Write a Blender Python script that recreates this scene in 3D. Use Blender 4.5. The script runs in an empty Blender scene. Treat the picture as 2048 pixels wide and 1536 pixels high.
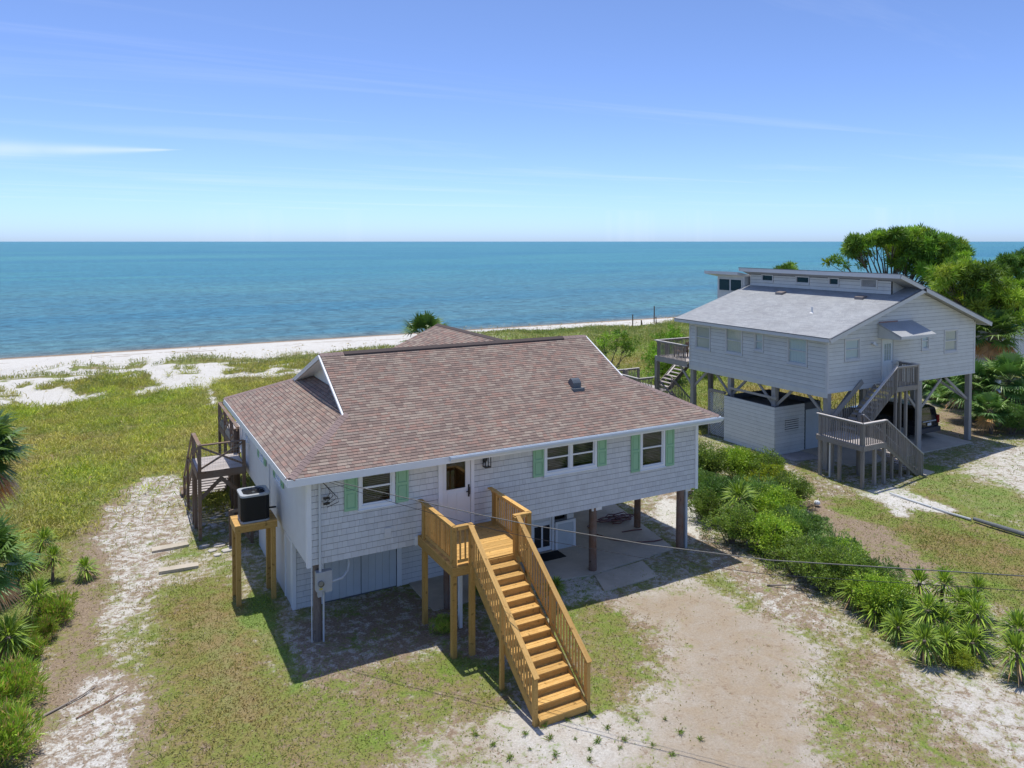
import bpy, bmesh, math, random
import numpy as np
from mathutils import Matrix, Vector
random.seed(7); rng = np.random.default_rng(7)
scene = bpy.context.scene
COL = scene.collection
# ------------------------------------------------------------------ camera
F = 1512.0; CX = 1024.0; PY = 526.0; PITCH = math.radians(1.63); YAW = math.atan2(824, 1512); CAMH = 11.3
cam_d = bpy.data.cameras.new("camera"); cam = bpy.data.objects.new("camera", cam_d); COL.objects.link(cam)
cam_d.sensor_width = 36; cam_d.lens = 36*F/2048; cam_d.shift_y = -(768-PY)/2048
cam_d.clip_start = 0.1; cam_d.clip_end = 200000
cam.location = (0, 0, CAMH); cam.rotation_euler = (math.radians(90)-PITCH, 0, -YAW)
scene.camera = cam
# ------------------------------------------------------------------ world, sun, exposure
SUNV = Vector((0.03, 0.235, 1.0)).normalized()
SUN_EL = math.asin(SUNV.z); SUN_AZ = math.atan2(SUNV.x, SUNV.y)
world = bpy.data.worlds.new("World"); scene.world = world; world.use_nodes = True
def build_world():
    nt = world.node_tree; nt.nodes.clear(); L = nt.links.new; nn = nt.nodes.new
    out = nn('ShaderNodeOutputWorld'); bg = nn('ShaderNodeBackground'); bg.inputs[1].default_value = SKY_STRENGTH
    sky = nn('ShaderNodeTexSky'); sky.sky_type = 'NISHITA'; sky.sun_disc = False
    sky.sun_elevation = SUN_EL; sky.sun_rotation = SUN_AZ; sky.altitude = 0; sky.air_density = 0.5; sky.dust_density = 0.7; sky.ozone_density = 3.0
    tc = nn('ShaderNodeTexCoord'); sep = nn('ShaderNodeSeparateXYZ'); L(tc.outputs['Generated'], sep.inputs[0])
    def M(op, a, b=None, c=None, clamp=False):
        m = nn('ShaderNodeMath'); m.operation = op; m.use_clamp = clamp
        for i, v in enumerate((a, b, c)):
            if v is None: continue
            if isinstance(v, (int, float)): m.inputs[i].default_value = v
            else: L(v, m.inputs[i])
        return m.outputs[0]
    x, y, z = sep.outputs
    az = M('ARCTAN2', x, y); el = M('ARCSINE', z)
    # thin cirrus spread over the whole sky, plus the long streak low on the left
    cmb = nn('ShaderNodeCombineXYZ'); zz = M('MAXIMUM', z, 0.04)
    L(M('MULTIPLY', M('DIVIDE', x, zz), 0.10), cmb.inputs[0]); L(M('MULTIPLY', M('DIVIDE', y, zz), 0.55), cmb.inputs[1])
    nz = nn('ShaderNodeTexNoise'); nz.inputs['Scale'].default_value = 1.1; nz.inputs['Detail'].default_value = 7; nz.inputs['Roughness'].default_value = 0.62; nz.inputs['Distortion'].default_value = 0.6
    L(cmb.outputs[0], nz.inputs['Vector'])
    cir = M('MULTIPLY', M('SUBTRACT', nz.outputs[0], 0.52, clamp=True), 0.9, clamp=True)
    # streak: centre line rises slightly to the right, fades out at az = 5.2 deg
    c0 = M('ADD', M('MULTIPLY', az, 0.055), 0.1055)
    wid = M('MAXIMUM', M('MULTIPLY', M('SUBTRACT', 0.096, az), 0.045), 0.0006)
    t = M('DIVIDE', M('SUBTRACT', el, c0), wid)
    g = M('EXPONENT', M('MULTIPLY', M('MULTIPLY', t, t), -1.0))
    fade = M('MULTIPLY', M('SUBTRACT', 0.092, az), 40.0, clamp=True)
    fade2 = M('MULTIPLY', M('ADD', az, 0.9), 3.0, clamp=True)
    n2 = nn('ShaderNodeTexNoise'); n2.inputs['Scale'].default_value = 9; n2.inputs['Detail'].default_value = 5; L(tc.outputs['Generated'], n2.inputs['Vector'])
    streak = M('MULTIPLY', M('MULTIPLY', M('MULTIPLY', g, fade), fade2), M('MULTIPLY', n2.outputs[0], 0.75))
    # low white veil near the sea, as in humid air
    fac = M('ADD', cir, streak, clamp=True)
    mix = nn('ShaderNodeMixRGB'); mix.inputs[2].default_value = (5.6, 6.0, 6.9, 1)
    hsv = nn('ShaderNodeHueSaturation'); hsv.inputs['Saturation'].default_value = SKY_SAT; hsv.inputs['Hue'].default_value = SKY_HUE; hsv.inputs['Value'].default_value = 1.0
    tnt = nn('ShaderNodeMixRGB'); tnt.blend_type = 'MULTIPLY'; tnt.inputs[0].default_value = 1.0; tnt.inputs[2].default_value = (0.88, 1.035, 1.29, 1)
    L(sky.outputs[0], tnt.inputs[1]); L(tnt.outputs[0], hsv.inputs['Color'])
    L(hsv.outputs[0], mix.inputs[1]); L(fac, mix.inputs[0]); L(mix.outputs[0], bg.inputs[0]); L(bg.outputs[0], out.inputs[0])
SKY_STRENGTH = 0.132; SKY_SAT = 0.97; SKY_HUE = 0.5
build_world()
sun_d = bpy.data.lights.new("sun", 'SUN'); sun_d.energy = 3.05; sun_d.angle = math.radians(0.53); sun_d.color = (1.0, 0.955, 0.86)
sun = bpy.data.objects.new("sun", sun_d); COL.objects.link(sun); sun.location = (0, 0, 60)
sun.rotation_euler = SUNV.to_track_quat('Z', 'Y').to_euler()
vs = scene.view_settings; scene.display_settings.display_device = 'sRGB'
vs.view_transform = 'Standard'; vs.look = 'None'; vs.exposure = 0.44; vs.gamma = 1.0; vs.use_curve_mapping = False
scene.render.engine = 'CYCLES'
scene.cycles.max_bounces = 8; scene.cycles.transparent_max_bounces = 12
# ------------------------------------------------------------------ pixel -> place
_fw = np.array([math.sin(YAW)*math.cos(PITCH), math.cos(YAW)*math.cos(PITCH), -math.sin(PITCH)])
_rt = np.array([math.cos(YAW), -math.sin(YAW), 0]); _up = np.cross(_rt, _fw); _C = np.array([0, 0, CAMH])
def ray(x, y): return _fw+_rt*(x-CX)/F-_up*(y-PY)/F
def atz(x, y, z=0.0):
    d = ray(x, y); return _C+d*(z-CAMH)/d[2]
def aty(x, y, Y):
    d = ray(x, y); return _C+d*Y/d[1]
# ------------------------------------------------------------------ materials
def nmat(name):
    m = bpy.data.materials.new(name); m.use_nodes = True; m.node_tree.nodes.clear(); return m
class G:
    """small node-graph helper"""
    def __init__(s, m):
        s.t = m.node_tree; s.L = s.t.links.new
        s.out = s.n('ShaderNodeOutputMaterial'); s.tc = s.n('ShaderNodeTexCoord'); s.oi = s.n('ShaderNodeObjectInfo')
    def n(s, k): return s.t.nodes.new(k)
    def put(s, sock, v):
        if v is None: return
        if hasattr(v, 'is_output') or hasattr(v, 'links'): s.L(v, sock)
        elif isinstance(v, (tuple, list)) and len(v) == 3 and sock.type == 'RGBA': sock.default_value = (*v, 1)
        else: sock.default_value = v
    def math(s, op, a, b=None, c=None, clamp=False):
        m = s.n('ShaderNodeMath'); m.operation = op; m.use_clamp = clamp
        for i, v in enumerate((a, b, c)): s.put(m.inputs[i], v)
        return m.outputs[0]
    def mix(s, f, a, b, mode='MIX'):
        m = s.n('ShaderNodeMixRGB'); m.blend_type = mode; s.put(m.inputs[0], f); s.put(m.inputs[1], a); s.put(m.inputs[2], b); return m.outputs[0]
    def noise(s, vec, scale, detail=4, rough=0.55, dist=0.0, col=False):
        t = s.n('ShaderNodeTexNoise'); t.inputs['Scale'].default_value = scale; t.inputs['Detail'].default_value = detail
        t.inputs['Roughness'].default_value = rough; t.inputs['Distortion'].default_value = dist
        if vec is not None: s.L(vec, t.inputs['Vector'])
        return t.outputs['Color' if col else 0]
    def vmul(s, vec, v):
        m = s.n('ShaderNodeVectorMath'); m.operation = 'MULTIPLY'; s.L(vec, m.inputs[0]); m.inputs[1].default_value = v; return m.outputs[0]
    def vadd(s, vec, w):
        m = s.n('ShaderNodeVectorMath'); m.operation = 'ADD'; s.L(vec, m.inputs[0]); s.put(m.inputs[1], w); return m.outputs[0]
    def ramp(s, f, a, b, c=None, clamp=True):
        m = s.n('ShaderNodeMapRange'); m.clamp = clamp; s.put(m.inputs[0], f); m.inputs[1].default_value = a; m.inputs[2].default_value = b; return m.outputs[0]
    def bsdf(s, col, rough=0.7, spec=0.3, bump=None, bstr=0.3, bdist=0.02, metal=0.0, normal=None):
        b = s.n('ShaderNodeBsdfPrincipled'); s.put(b.inputs['Base Color'], col); s.put(b.inputs['Roughness'], rough)
        b.inputs['Specular IOR Level'].default_value = spec; b.inputs['Metallic'].default_value = metal
        if bump is not None:
            bn = s.n('ShaderNodeBump'); bn.inputs['Strength'].default_value = bstr; bn.inputs['Distance'].default_value = bdist; s.L(bump, bn.inputs['Height']); s.L(bn.outputs[0], b.inputs['Normal'])
        return b
    def done(s, b): s.L(b.outputs[0], s.out.inputs[0])
def geo_pos(g):
    n = g.n('ShaderNodeNewGeometry'); return n.outputs['Position']
def painted(name, col, rough=0.55, var=0.06, dirt=0.12, dirtcol=(0.25, 0.22, 0.18), spec=0.3, nscale=2.0):
    m = nmat(name); g = G(m); p = geo_pos(g)
    n1 = g.noise(p, nscale, 6, 0.6); n2 = g.noise(p, 14, 4)
    c = g.mix(g.math('MULTIPLY', g.ramp(n1, 0.45, 0.75), dirt), col, dirtcol)
    v = g.math('ADD', 1.0-var, g.math('MULTIPLY', g.oi.outputs['Random'], 2*var))
    c = g.mix(1.0, c, v, 'MULTIPLY')
    g.done(g.bsdf(c, rough, spec, n2, 0.12, 0.01)); return m
def wood(name, a, b, rough=0.65, var=0.16, grey=None, spec=0.25, knots=True):
    """grain runs along the longest side: Generated coordinates stretch with the board"""
    m = nmat(name); g = G(m); p = geo_pos(g)
    off = g.n('ShaderNodeCombineXYZ'); r = g.oi.outputs['Random']
    for i, k in enumerate((37.0, 53.0, 71.0)): g.L(g.math('MULTIPLY', r, k), off.inputs[i])
    gen = g.vadd(g.tc.outputs['Generated'], off.outputs[0])
    grain = g.noise(gen, 6.0, 6, 0.65, 0.8); fine = g.noise(p, 22, 5, 0.65)
    f = g.ramp(g.math('ADD', g.math('MULTIPLY', grain, 0.65), g.math('MULTIPLY', fine, 0.35)), 0.34, 0.66)
    c = g.mix(f, a, b)
    if grey: c = g.mix(g.math('MULTIPLY', g.ramp(g.noise(p, 1.7, 4), 0.4, 0.65), 0.6), c, grey)
    if knots:
        k = g.ramp(g.noise(p, 7.5, 2, 0.4), 0.66, 0.72); c = g.mix(g.math('MULTIPLY', k, 0.6), c, tuple(x*0.35 for x in a))
    v = g.math('ADD', 1.0-var, g.math('MULTIPLY', r, 2*var)); c = g.mix(1.0, c, v, 'MULTIPLY')
    g.done(g.bsdf(c, rough, spec, fine, 0.25, 0.01)); return m
def granule(name, col):
    m = nmat(name); g = G(m); p = geo_pos(g)
    n = g.noise(p, 60, 3, 0.7); n1 = g.noise(p, 0.9, 4)
    c = g.mix(g.ramp(n, 0.3, 0.7), tuple(x*0.72 for x in col), tuple(min(1, x*1.25) for x in col))
    c = g.mix(g.math('MULTIPLY', g.ramp(n1, 0.4, 0.7), 0.16), c, (0.10, 0.08, 0.075))
    c = g.mix(1.0, c, g.math('ADD', 0.93, g.math('MULTIPLY', g.oi.outputs['Random'], 0.14)), 'MULTIPLY')
    g.done(g.bsdf(c, 0.9, 0.15, n, 0.4, 0.006)); return m
def leafmat(name, trans=0.3, rough=0.5, tint=(1, 1, 1), spec=0.3, attr='col', gain=1.0):
    m = nmat(name); g = G(m)
    a = g.n('ShaderNodeAttribute'); a.attribute_name = attr
    v = g.math('ADD', gain*0.86, g.math('MULTIPLY', g.oi.outputs['Random'], gain*0.28))
    c = g.mix(1.0, g.mix(1.0, a.outputs['Color'], tint, 'MULTIPLY'), v, 'MULTIPLY')
    b = g.bsdf(c, rough, spec); t = g.n('ShaderNodeBsdfTranslucent'); g.L(g.mix(1.0, c, (1.15, 1.2, 0.6), 'MULTIPLY'), t.inputs[0])
    x = g.n('ShaderNodeMixShader'); x.inputs[0].default_value = trans; g.L(b.outputs[0], x.inputs[1]); g.L(t.outputs[0], x.inputs[2]); g.done(x); return m
def metal(name, col, rough=0.4, spec=0.5, met=0.0):
    m = nmat(name); g = G(m); n = g.noise(geo_pos(g), 5, 5)
    c = g.mix(g.math('MULTIPLY', g.ramp(n, 0.4, 0.7), 0.15), col, tuple(x*0.6 for x in col)); g.done(g.bsdf(c, rough, spec, metal=met)); return m
def glassmat(name, tint=(0.8, 0.85, 0.85), base=0.55, refl=(0.9, 0.95, 1.0)):
    m = nmat(name); g = G(m)
    tr = g.n('ShaderNodeBsdfTransparent'); tr.inputs[0].default_value = (*[t*base for t in tint], 1)
    gl = g.n('ShaderNodeBsdfGlossy'); gl.inputs['Roughness'].default_value = 0.03; gl.inputs[0].default_value = (*refl, 1)
    lw = g.n('ShaderNodeLayerWeight'); lw.inputs[0].default_value = 0.5; f2 = g.math('POWER', lw.outputs['Facing'], 3.5); fr = g.math('ADD', 0.045, g.math('MULTIPLY', f2, 0.8))
    x = g.n('ShaderNodeMixShader'); g.L(g.math('MULTIPLY', fr, 1.3, clamp=True), x.inputs[0]); g.L(tr.outputs[0], x.inputs[1]); g.L(gl.outputs[0], x.inputs[2]); g.done(x); return m
M = {}
M['siding_main'] = painted('grey_lavender_shingle_paint', (0.65, 0.65, 0.64), 0.6, 0.03, 0.2, (0.36, 0.34, 0.30))
M['siding_back'] = painted('shingle_shadow_line_paint', (0.15, 0.15, 0.155), 0.8, 0.02)  # dark backing left visible between shingle courses, painting in their contact shadow
M['siding_left'] = painted('side_wall_paint', (0.66, 0.655, 0.645), 0.6, 0.03, 0.15, (0.42, 0.40, 0.36))
M['shed_paint'] = painted('pale_blue_grey_panel_paint', (0.54, 0.58, 0.60), 0.6, 0.03, 0.15)
M['white'] = painted('white_trim_paint', (0.78, 0.79, 0.80), 0.45, 0.02, 0.10, (0.45, 0.43, 0.40))
M['soffit'] = painted('off_white_soffit', (0.66, 0.66, 0.64), 0.6, 0.02, 0.1)
M['green'] = painted('mint_green_shutter_paint', (0.30, 0.52, 0.32), 0.5, 0.03, 0.08)
M['gutter'] = metal('pale_blue_grey_gutter', (0.62, 0.68, 0.73), 0.35)
M['door_white'] = painted('white_door_paint', (0.74, 0.74, 0.73), 0.4, 0.02, 0.06)
M['glass'] = glassmat('window_glass'); M['glass_dark'] = glassmat('dark_glass', (0.6, 0.65, 0.7), 0.35)
M['blind'] = painted('blind_slat', (0.62, 0.62, 0.60), 0.6, 0.05, 0.0)
M['curtain'] = painted('pale_curtain', (0.60, 0.66, 0.66), 0.8, 0.05, 0.0); M['curtain_warm'] = painted('beige_curtain', (0.60, 0.58, 0.50), 0.8, 0.05, 0.0)
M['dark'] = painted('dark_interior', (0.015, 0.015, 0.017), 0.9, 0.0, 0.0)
M['screen'] = painted('dark_screen_mesh', (0.02, 0.02, 0.022), 0.7, 0.0, 0.0)
M['black'] = metal('black_metal', (0.018, 0.018, 0.02), 0.45); M['blackrub'] = painted('black_rubber', (0.018, 0.018, 0.018), 0.85, 0.05, 0.0)
M['greymetal'] = metal('grey_metal', (0.42, 0.44, 0.46), 0.4); M['pvc'] = metal('grey_pvc', (0.55, 0.58, 0.60), 0.4); M['whitepvc'] = metal('white_pvc', (0.72, 0.72, 0.7), 0.4)
M['ventgrey'] = metal('dark_grey_vent', (0.10, 0.12, 0.14), 0.5)
M['pine'] = wood('new_treated_pine', (0.46, 0.25, 0.062), (0.69, 0.435, 0.155), 0.6, 0.22)
M['pine2'] = wood('treated_pine_posts', (0.40, 0.22, 0.056), (0.58, 0.36, 0.115), 0.6, 0.15)
M['brownwood'] = wood('weathered_brown_wood', (0.15, 0.090, 0.055), (0.25, 0.165, 0.11), 0.75, 0.2, (0.21, 0.18, 0.155))
M['greywood'] = wood('weathered_grey_wood', (0.19, 0.165, 0.14), (0.33, 0.295, 0.26), 0.8, 0.2, (0.29, 0.27, 0.245), knots=False)
M['greycap'] = wood('bleached_rail_cap', (0.50, 0.46, 0.43), (0.64, 0.60, 0.57), 0.8, 0.12, knots=False)
M['deckgrey'] = wood('bleached_deck_board', (0.36, 0.32, 0.30), (0.50, 0.46, 0.44), 0.8, 0.14, knots=False)
M['pile'] = wood('brown_round_pile', (0.14, 0.07, 0.04), (0.29, 0.165, 0.105), 0.75, 0.15, (0.22, 0.19, 0.17))
M['nshadow_line'] = painted('siding_shadow_line', (0.10, 0.105, 0.11), 0.8, 0.02)  # dark backing behind the clapboard gaps: a painted shadow line per board
M['glass_pale'] = glassmat('curtained_glass', (0.95, 1.0, 1.0), 0.96, (0.5, 0.52, 0.55))
M['nsiding'] = painted('neighbour_blue_grey_siding', (0.62, 0.625, 0.60), 0.6, 0.05, 0.2, (0.30, 0.29, 0.27))
M['ntrim'] = painted('neighbour_grey_trim', (0.60, 0.60, 0.59), 0.55, 0.02, 0.12)
M['npost'] = wood('neighbour_grey_post', (0.27, 0.25, 0.22), (0.42, 0.39, 0.35), 0.8, 0.1, (0.36, 0.345, 0.32), knots=False)
M['nroofs'] = [granule('pale_grey_shingle_%d' % i, c) for i, c in enumerate([(0.385, 0.395, 0.40), (0.41, 0.42, 0.425), (0.36, 0.37, 0.38)])]
M['concrete'] = None
SH = [(0.305, 0.222, 0.19), (0.345, 0.28, 0.235), (0.325, 0.20, 0.165), (0.24, 0.178, 0.156), (0.385, 0.32, 0.27), (0.285, 0.238, 0.208), (0.35, 0.24, 0.20), (0.205, 0.152, 0.135)]
M['shingle'] = [granule('roof_shingle_%d' % i, tuple(t*(.32*m+.68*x) for x, m, t in zip(c, (.285, .222, .202), (1.0, .985, .94)))) for i, c in enumerate(SH)]
M['cap'] = granule('ridge_cap_shingle', (0.29, 0.215, 0.195)); M['ridge_vent'] = granule('dark_ridge_vent_and_course_shadow', (0.10, 0.08, 0.075))
def concrete_mat():
    m = nmat('worn_concrete'); g = G(m); p = geo_pos(g)
    n1 = g.noise(p, 0.7, 6, 0.65); n2 = g.noise(p, 5, 5, 0.7); n3 = g.noise(p, 40, 3)
    c = g.mix(g.ramp(n1, 0.35, 0.65), (0.42, 0.37, 0.295), (0.54, 0.48, 0.39))
    c = g.mix(g.math('MULTIPLY', g.ramp(n2, 0.52, 0.72), 0.5), c, (0.62, 0.55, 0.46))
    g.done(g.bsdf(c, 0.85, 0.2, n3, 0.2, 0.005)); return m
M['concrete'] = concrete_mat()
# ------------------------------------------------------------------ objects
WM = {}
def tag(o, label=None, cat=None, group=None, kind=None):
    if label: o['label'] = label
    if cat: o['category'] = cat
    if group: o['group'] = group
    if kind: o['kind'] = kind
    return o
def place(o, parent=None, Mx=None):
    COL.objects.link(o); Mx = Mx if Mx is not None else Matrix.Identity(4)
    if parent is not None:
        o.parent = parent; o.matrix_parent_inverse = WM[parent.name].inverted()
    o.matrix_basis = Mx; WM[o.name] = Mx; return o
def thing(name, label, cat, loc=(0, 0, 0), group=None):
    o = bpy.data.objects.new(name, None); o.empty_display_size = 0.3; place(o, None, Matrix.Translation(Vector(loc)))
    return tag(o, label, cat, group)
_cube = {}
def cube_mesh(dx, dy, dz, mat):
    k = (round(dx, 3), round(dy, 3), round(dz, 3), mat.name)
    if k not in _cube:
        me = bpy.data.meshes.new('block'); a, b, c = dx/2, dy/2, dz/2
        me.from_pydata([(-a, -b, -c), (a, -b, -c), (a, b, -c), (-a, b, -c), (-a, -b, c), (a, -b, c), (a, b, c), (-a, b, c)], [],
                       [(0, 3, 2, 1), (4, 5, 6, 7), (0, 1, 5, 4), (1, 2, 6, 5), (2, 3, 7, 6), (3, 0, 4, 7)])
        me.materials.append(mat); _cube[k] = me
    return _cube[k]
def box(name, x0, x1, y0, y1, z0, z1, mat, parent=None):
    o = bpy.data.objects.new(name, cube_mesh(abs(x1-x0), abs(y1-y0), abs(z1-z0), mat))
    return place(o, parent, Matrix.Translation(((x0+x1)/2, (y0+y1)/2, (z0+z1)/2)))
def frame_of(d, hint=Vector((0, 0, 1))):
    x = Vector(d).normalized()
    if abs(x.dot(hint)) > 0.999: hint = Vector((0, 1, 0))
    y = hint.cross(x).normalized(); z = x.cross(y)
    return x, y, z
def beam(name, p, q, w, h, mat, parent=None, hint=(0, 0, 1)):
    """a board from p to q: w across, h along the hint direction"""
    p, q = Vector(p), Vector(q); x, y, z = frame_of(q-p, Vector(hint)); L = (q-p).length
    o = bpy.data.objects.new(name, cube_mesh(L, w, h, mat)); c = (p+q)/2
    return place(o, parent, Matrix(((x.x, y.x, z.x, c.x), (x.y, y.y, z.y, c.y), (x.z, y.z, z.z, c.z), (0, 0, 0, 1))))
class MB:
    """collects shapes into ONE mesh"""
    def __init__(s): s.v = []; s.f = []; s.m = []
    def add(s, vs, fs, mi=0):
        b = len(s.v); s.v += [tuple(v) for v in vs]; s.f += [tuple(i+b for i in f) for f in fs]; s.m += [mi]*len(fs); return s
    def box(s, x0, x1, y0, y1, z0, z1, mi=0):
        return s.add([(x0, y0, z0), (x1, y0, z0), (x1, y1, z0), (x0, y1, z0), (x0, y0, z1), (x1, y0, z1), (x1, y1, z1), (x0, y1, z1)],
                     [(0, 3, 2, 1), (4, 5, 6, 7), (0, 1, 5, 4), (1, 2, 6, 5), (2, 3, 7, 6), (3, 0, 4, 7)], mi)
    def fbox(s, fr, u0, u1, v0, v1, n0, n1, mi=0):
        P = [fr(u, v, n) for n in (n0, n1) for (u, v) in ((u0, v0), (u1, v0), (u1, v1), (u0, v1))]
        return s.add(P, [(0, 3, 2, 1), (4, 5, 6, 7), (0, 1, 5, 4), (1, 2, 6, 5), (2, 3, 7, 6), (3, 0, 4, 7)], mi)
    def beam(s, p, q, w, h, mi=0, hint=(0, 0, 1)):
        p, q = Vector(p), Vector(q); x, y, z = frame_of(q-p, Vector(hint)); a = y*(w/2); b = z*(h/2)
        P = [e+i*a+j*b for e in (p, q) for (i, j) in ((-1, -1), (1, -1), (1, 1), (-1, 1))]
        return s.add(P, [(0, 3, 2, 1), (4, 5, 6, 7), (0, 1, 5, 4), (1, 2, 6, 5), (2, 3, 7, 6), (3, 0, 4, 7)], mi)
    def tube(s, pts, r, n=8, mi=0, cap=True):
        pts = [Vector(p) for p in pts]; rs = r if isinstance(r, (list, tuple)) else [r]*len(pts); b0 = len(s.v); V = []; Fs = []
        for i, p in enumerate(pts):
            d = (pts[min(i+1, len(pts)-1)]-pts[max(i-1, 0)]); x, y, z = frame_of(d)
            V += [p+(y*math.cos(2*math.pi*k/n)+z*math.sin(2*math.pi*k/n))*rs[i] for k in range(n)]
        for i in range(len(pts)-1):
            for k in range(n): Fs.append((i*n+k, i*n+(k+1) % n, (i+1)*n+(k+1) % n, (i+1)*n+k))
        if cap: Fs.append(tuple(reversed(range(n)))); Fs.append(tuple((len(pts)-1)*n+k for k in range(n)))
        return s.add(V, Fs, mi)
    def prism(s, poly, h, mi=0):
        """poly: 3-D loop; h: offset vector"""
        n = len(poly); P = [Vector(p) for p in poly]; Q = [p+Vector(h) for p in P]
        return s.add(P+Q, [tuple(range(n)), tuple(reversed(range(n, 2*n)))]+[(i, n+i, n+(i+1) % n, (i+1) % n) for i in range(n)], mi)
    def build(s, name, mats, parent=None, origin=None, smooth=False, fixn=True):
        me = bpy.data.meshes.new(name); mats = mats if isinstance(mats, (list, tuple)) else [mats]
        if origin is None:
            a = np.array(s.v); origin = (a.min(0)+a.max(0))/2
        o3 = Vector(origin); me.from_pydata([tuple(Vector(v)-o3) for v in s.v], [], s.f)
        for m in mats: me.materials.append(m)
        if len(mats) > 1: me.polygons.foreach_set('material_index', s.m)
        if fixn:
            bm = bmesh.new(); bm.from_mesh(me); bmesh.ops.recalc_face_normals(bm, faces=bm.faces); bm.to_mesh(me); bm.free()
        if smooth: me.polygons.foreach_set('use_smooth', [True]*len(me.polygons))
        o = bpy.data.objects.new(name, me); return place(o, parent, Matrix.Translation(o3))
def np_mesh(name, V, Fc, mat, col=None, smooth=False):
    """V (n,3), Fc (m,k) same-size faces, col (n,4) point colours"""
    me = bpy.data.meshes.new(name); V = np.asarray(V, np.float32); Fc = np.asarray(Fc, np.int32); m, k = Fc.shape
    me.vertices.add(len(V)); me.vertices.foreach_set('co', V.ravel())
    me.loops.add(m*k); me.loops.foreach_set('vertex_index', Fc.ravel())
    me.polygons.add(m); me.polygons.foreach_set('loop_start', np.arange(0, m*k, k, dtype=np.int32))
    if smooth: me.polygons.foreach_set('use_smooth', np.ones(m, bool))
    me.update(calc_edges=True)
    if col is not None:
        a = me.attributes.new('col', 'FLOAT_COLOR', 'POINT'); c = np.ones((len(V), 4), np.float32); c[:, :col.shape[1]] = col; a.data.foreach_set('color', c.ravel())
    me.materials.append(mat); return me
def unit(a): return a/np.maximum(np.linalg.norm(a, axis=-1, keepdims=True), 1e-9)
def blades(P, D, Ln, Wd, C, droop=0.0, side=None):
    """leaf shapes: 5 points (base pair, mid pair, tip) = quad + triangle as two quads (last degenerate avoided: diamond)"""
    N = len(P); D = unit(D)
    if side is None: side = unit(np.cross(D, unit(rng.normal(size=(N, 3)))))
    Ln = np.broadcast_to(np.asarray(Ln, float), (N,))[:, None]; Wd = np.broadcast_to(np.asarray(Wd, float), (N,))[:, None]
    mid = P+D*Ln*0.5; tip = P+D*Ln; tip[:, 2] -= (droop*Ln)[:, 0]; mid[:, 2] += (0.15*droop*Ln)[:, 0]
    V = np.stack([P, mid-side*Wd/2, tip, mid+side*Wd/2], 1).reshape(-1, 3)
    Fc = np.arange(4*N).reshape(N, 4); return V, Fc, np.repeat(C, 4, 0)
def merge(parts):
    V = []; Fc = []; C = []; b = 0
    for v, f, c in parts: V.append(v); Fc.append(f+b); C.append(c); b += len(v)
    return np.concatenate(V), np.concatenate(Fc), np.concatenate(C)
# ------------------------------------------------------------------ noise and ground height
_tab = rng.random((8, 256, 256))
def vnoise(x, y, s, seed=0):
    x = np.asarray(x)/s+seed*17.3; y = np.asarray(y)/s+seed*9.1; i = np.floor(x).astype(int); j = np.floor(y).astype(int); fx = x-i; fy = y-j
    fx = fx*fx*(3-2*fx); fy = fy*fy*(3-2*fy); t = _tab[seed % 8]; g = lambda a, b: t[a % 256, b % 256]
    return (g(i, j)*(1-fx)+g(i+1, j)*fx)*(1-fy)+(g(i, j+1)*(1-fx)+g(i+1, j+1)*fx)*fy
def fbm(x, y, s, seed=0, o=4):
    a = 0; w = 1; t = 0
    for k in range(o): a = a+w*vnoise(x, y, s/2**k, seed+k); t += w; w *= 0.55
    return a/t
def sstep(a, b, x): t = np.clip((x-a)/(b-a), 0, 1); return t*t*(3-2*t)
def hz(x, y):
    x = np.asarray(x, float); y = np.asarray(y, float)
    z = np.interp(y, [-400, 40, 58, 68, 81, 92, 107, 112, 140], [0, 0, 0, 0.2, -0.35, -1.4, -2.5, -2.95, -5.5])
    d = sstep(56, 66, y)*(1-sstep(86, 99, y)); z = z+d*(fbm(x, y, 9, 1)-0.42)*1.7
    z = z+sstep(36, 46, y)*(1-sstep(86, 99, y))*(fbm(x, y, 6, 2)-0.5)*0.5
    far = np.maximum(0, 1-sstep(34, 40, y)); z = z+far*(fbm(x, y, 3.0, 3)-0.5)*0.10+(1-sstep(70, 90, y))*(fbm(x, y, 0.6, 4, 3)-0.5)*0.05
    flat = sstep(-1, 0, x-11.5)*(1-sstep(0, 1, x-19))*sstep(-0.6, 0.4, y-20.4)*(1-sstep(0, 1, y-33))
    flat2 = sstep(-1, 0, x-31)*(1-sstep(0, 1, x-43))*sstep(-1, 0, y-24.5)*(1-sstep(0, 1, y-34))
    f = np.maximum(flat, flat2); return z*(1-f)-0.02*f
def seg_dist(px, py, poly):
    n = len(poly); d = np.full(px.shape, 1e9); ins = np.zeros(px.shape, bool)
    for i in range(n):
        ax, ay = poly[i]; bx, by = poly[(i+1) % n]; ex, ey = bx-ax, by-ay
        t = np.clip(((px-ax)*ex+(py-ay)*ey)/(ex*ex+ey*ey+1e-9), 0, 1); d = np.minimum(d, np.hypot(px-ax-t*ex, py-ay-t*ey))
        c = ((ay > py) != (by > py)) & (px < ex*(py-ay)/(ey+1e-12)+ax); ins ^= c
    return np.where(ins, d, -d)
def pxpoly(pts, z=0.0): return [tuple(atz(x, y, z)[:2]) for x, y in pts]
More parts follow.
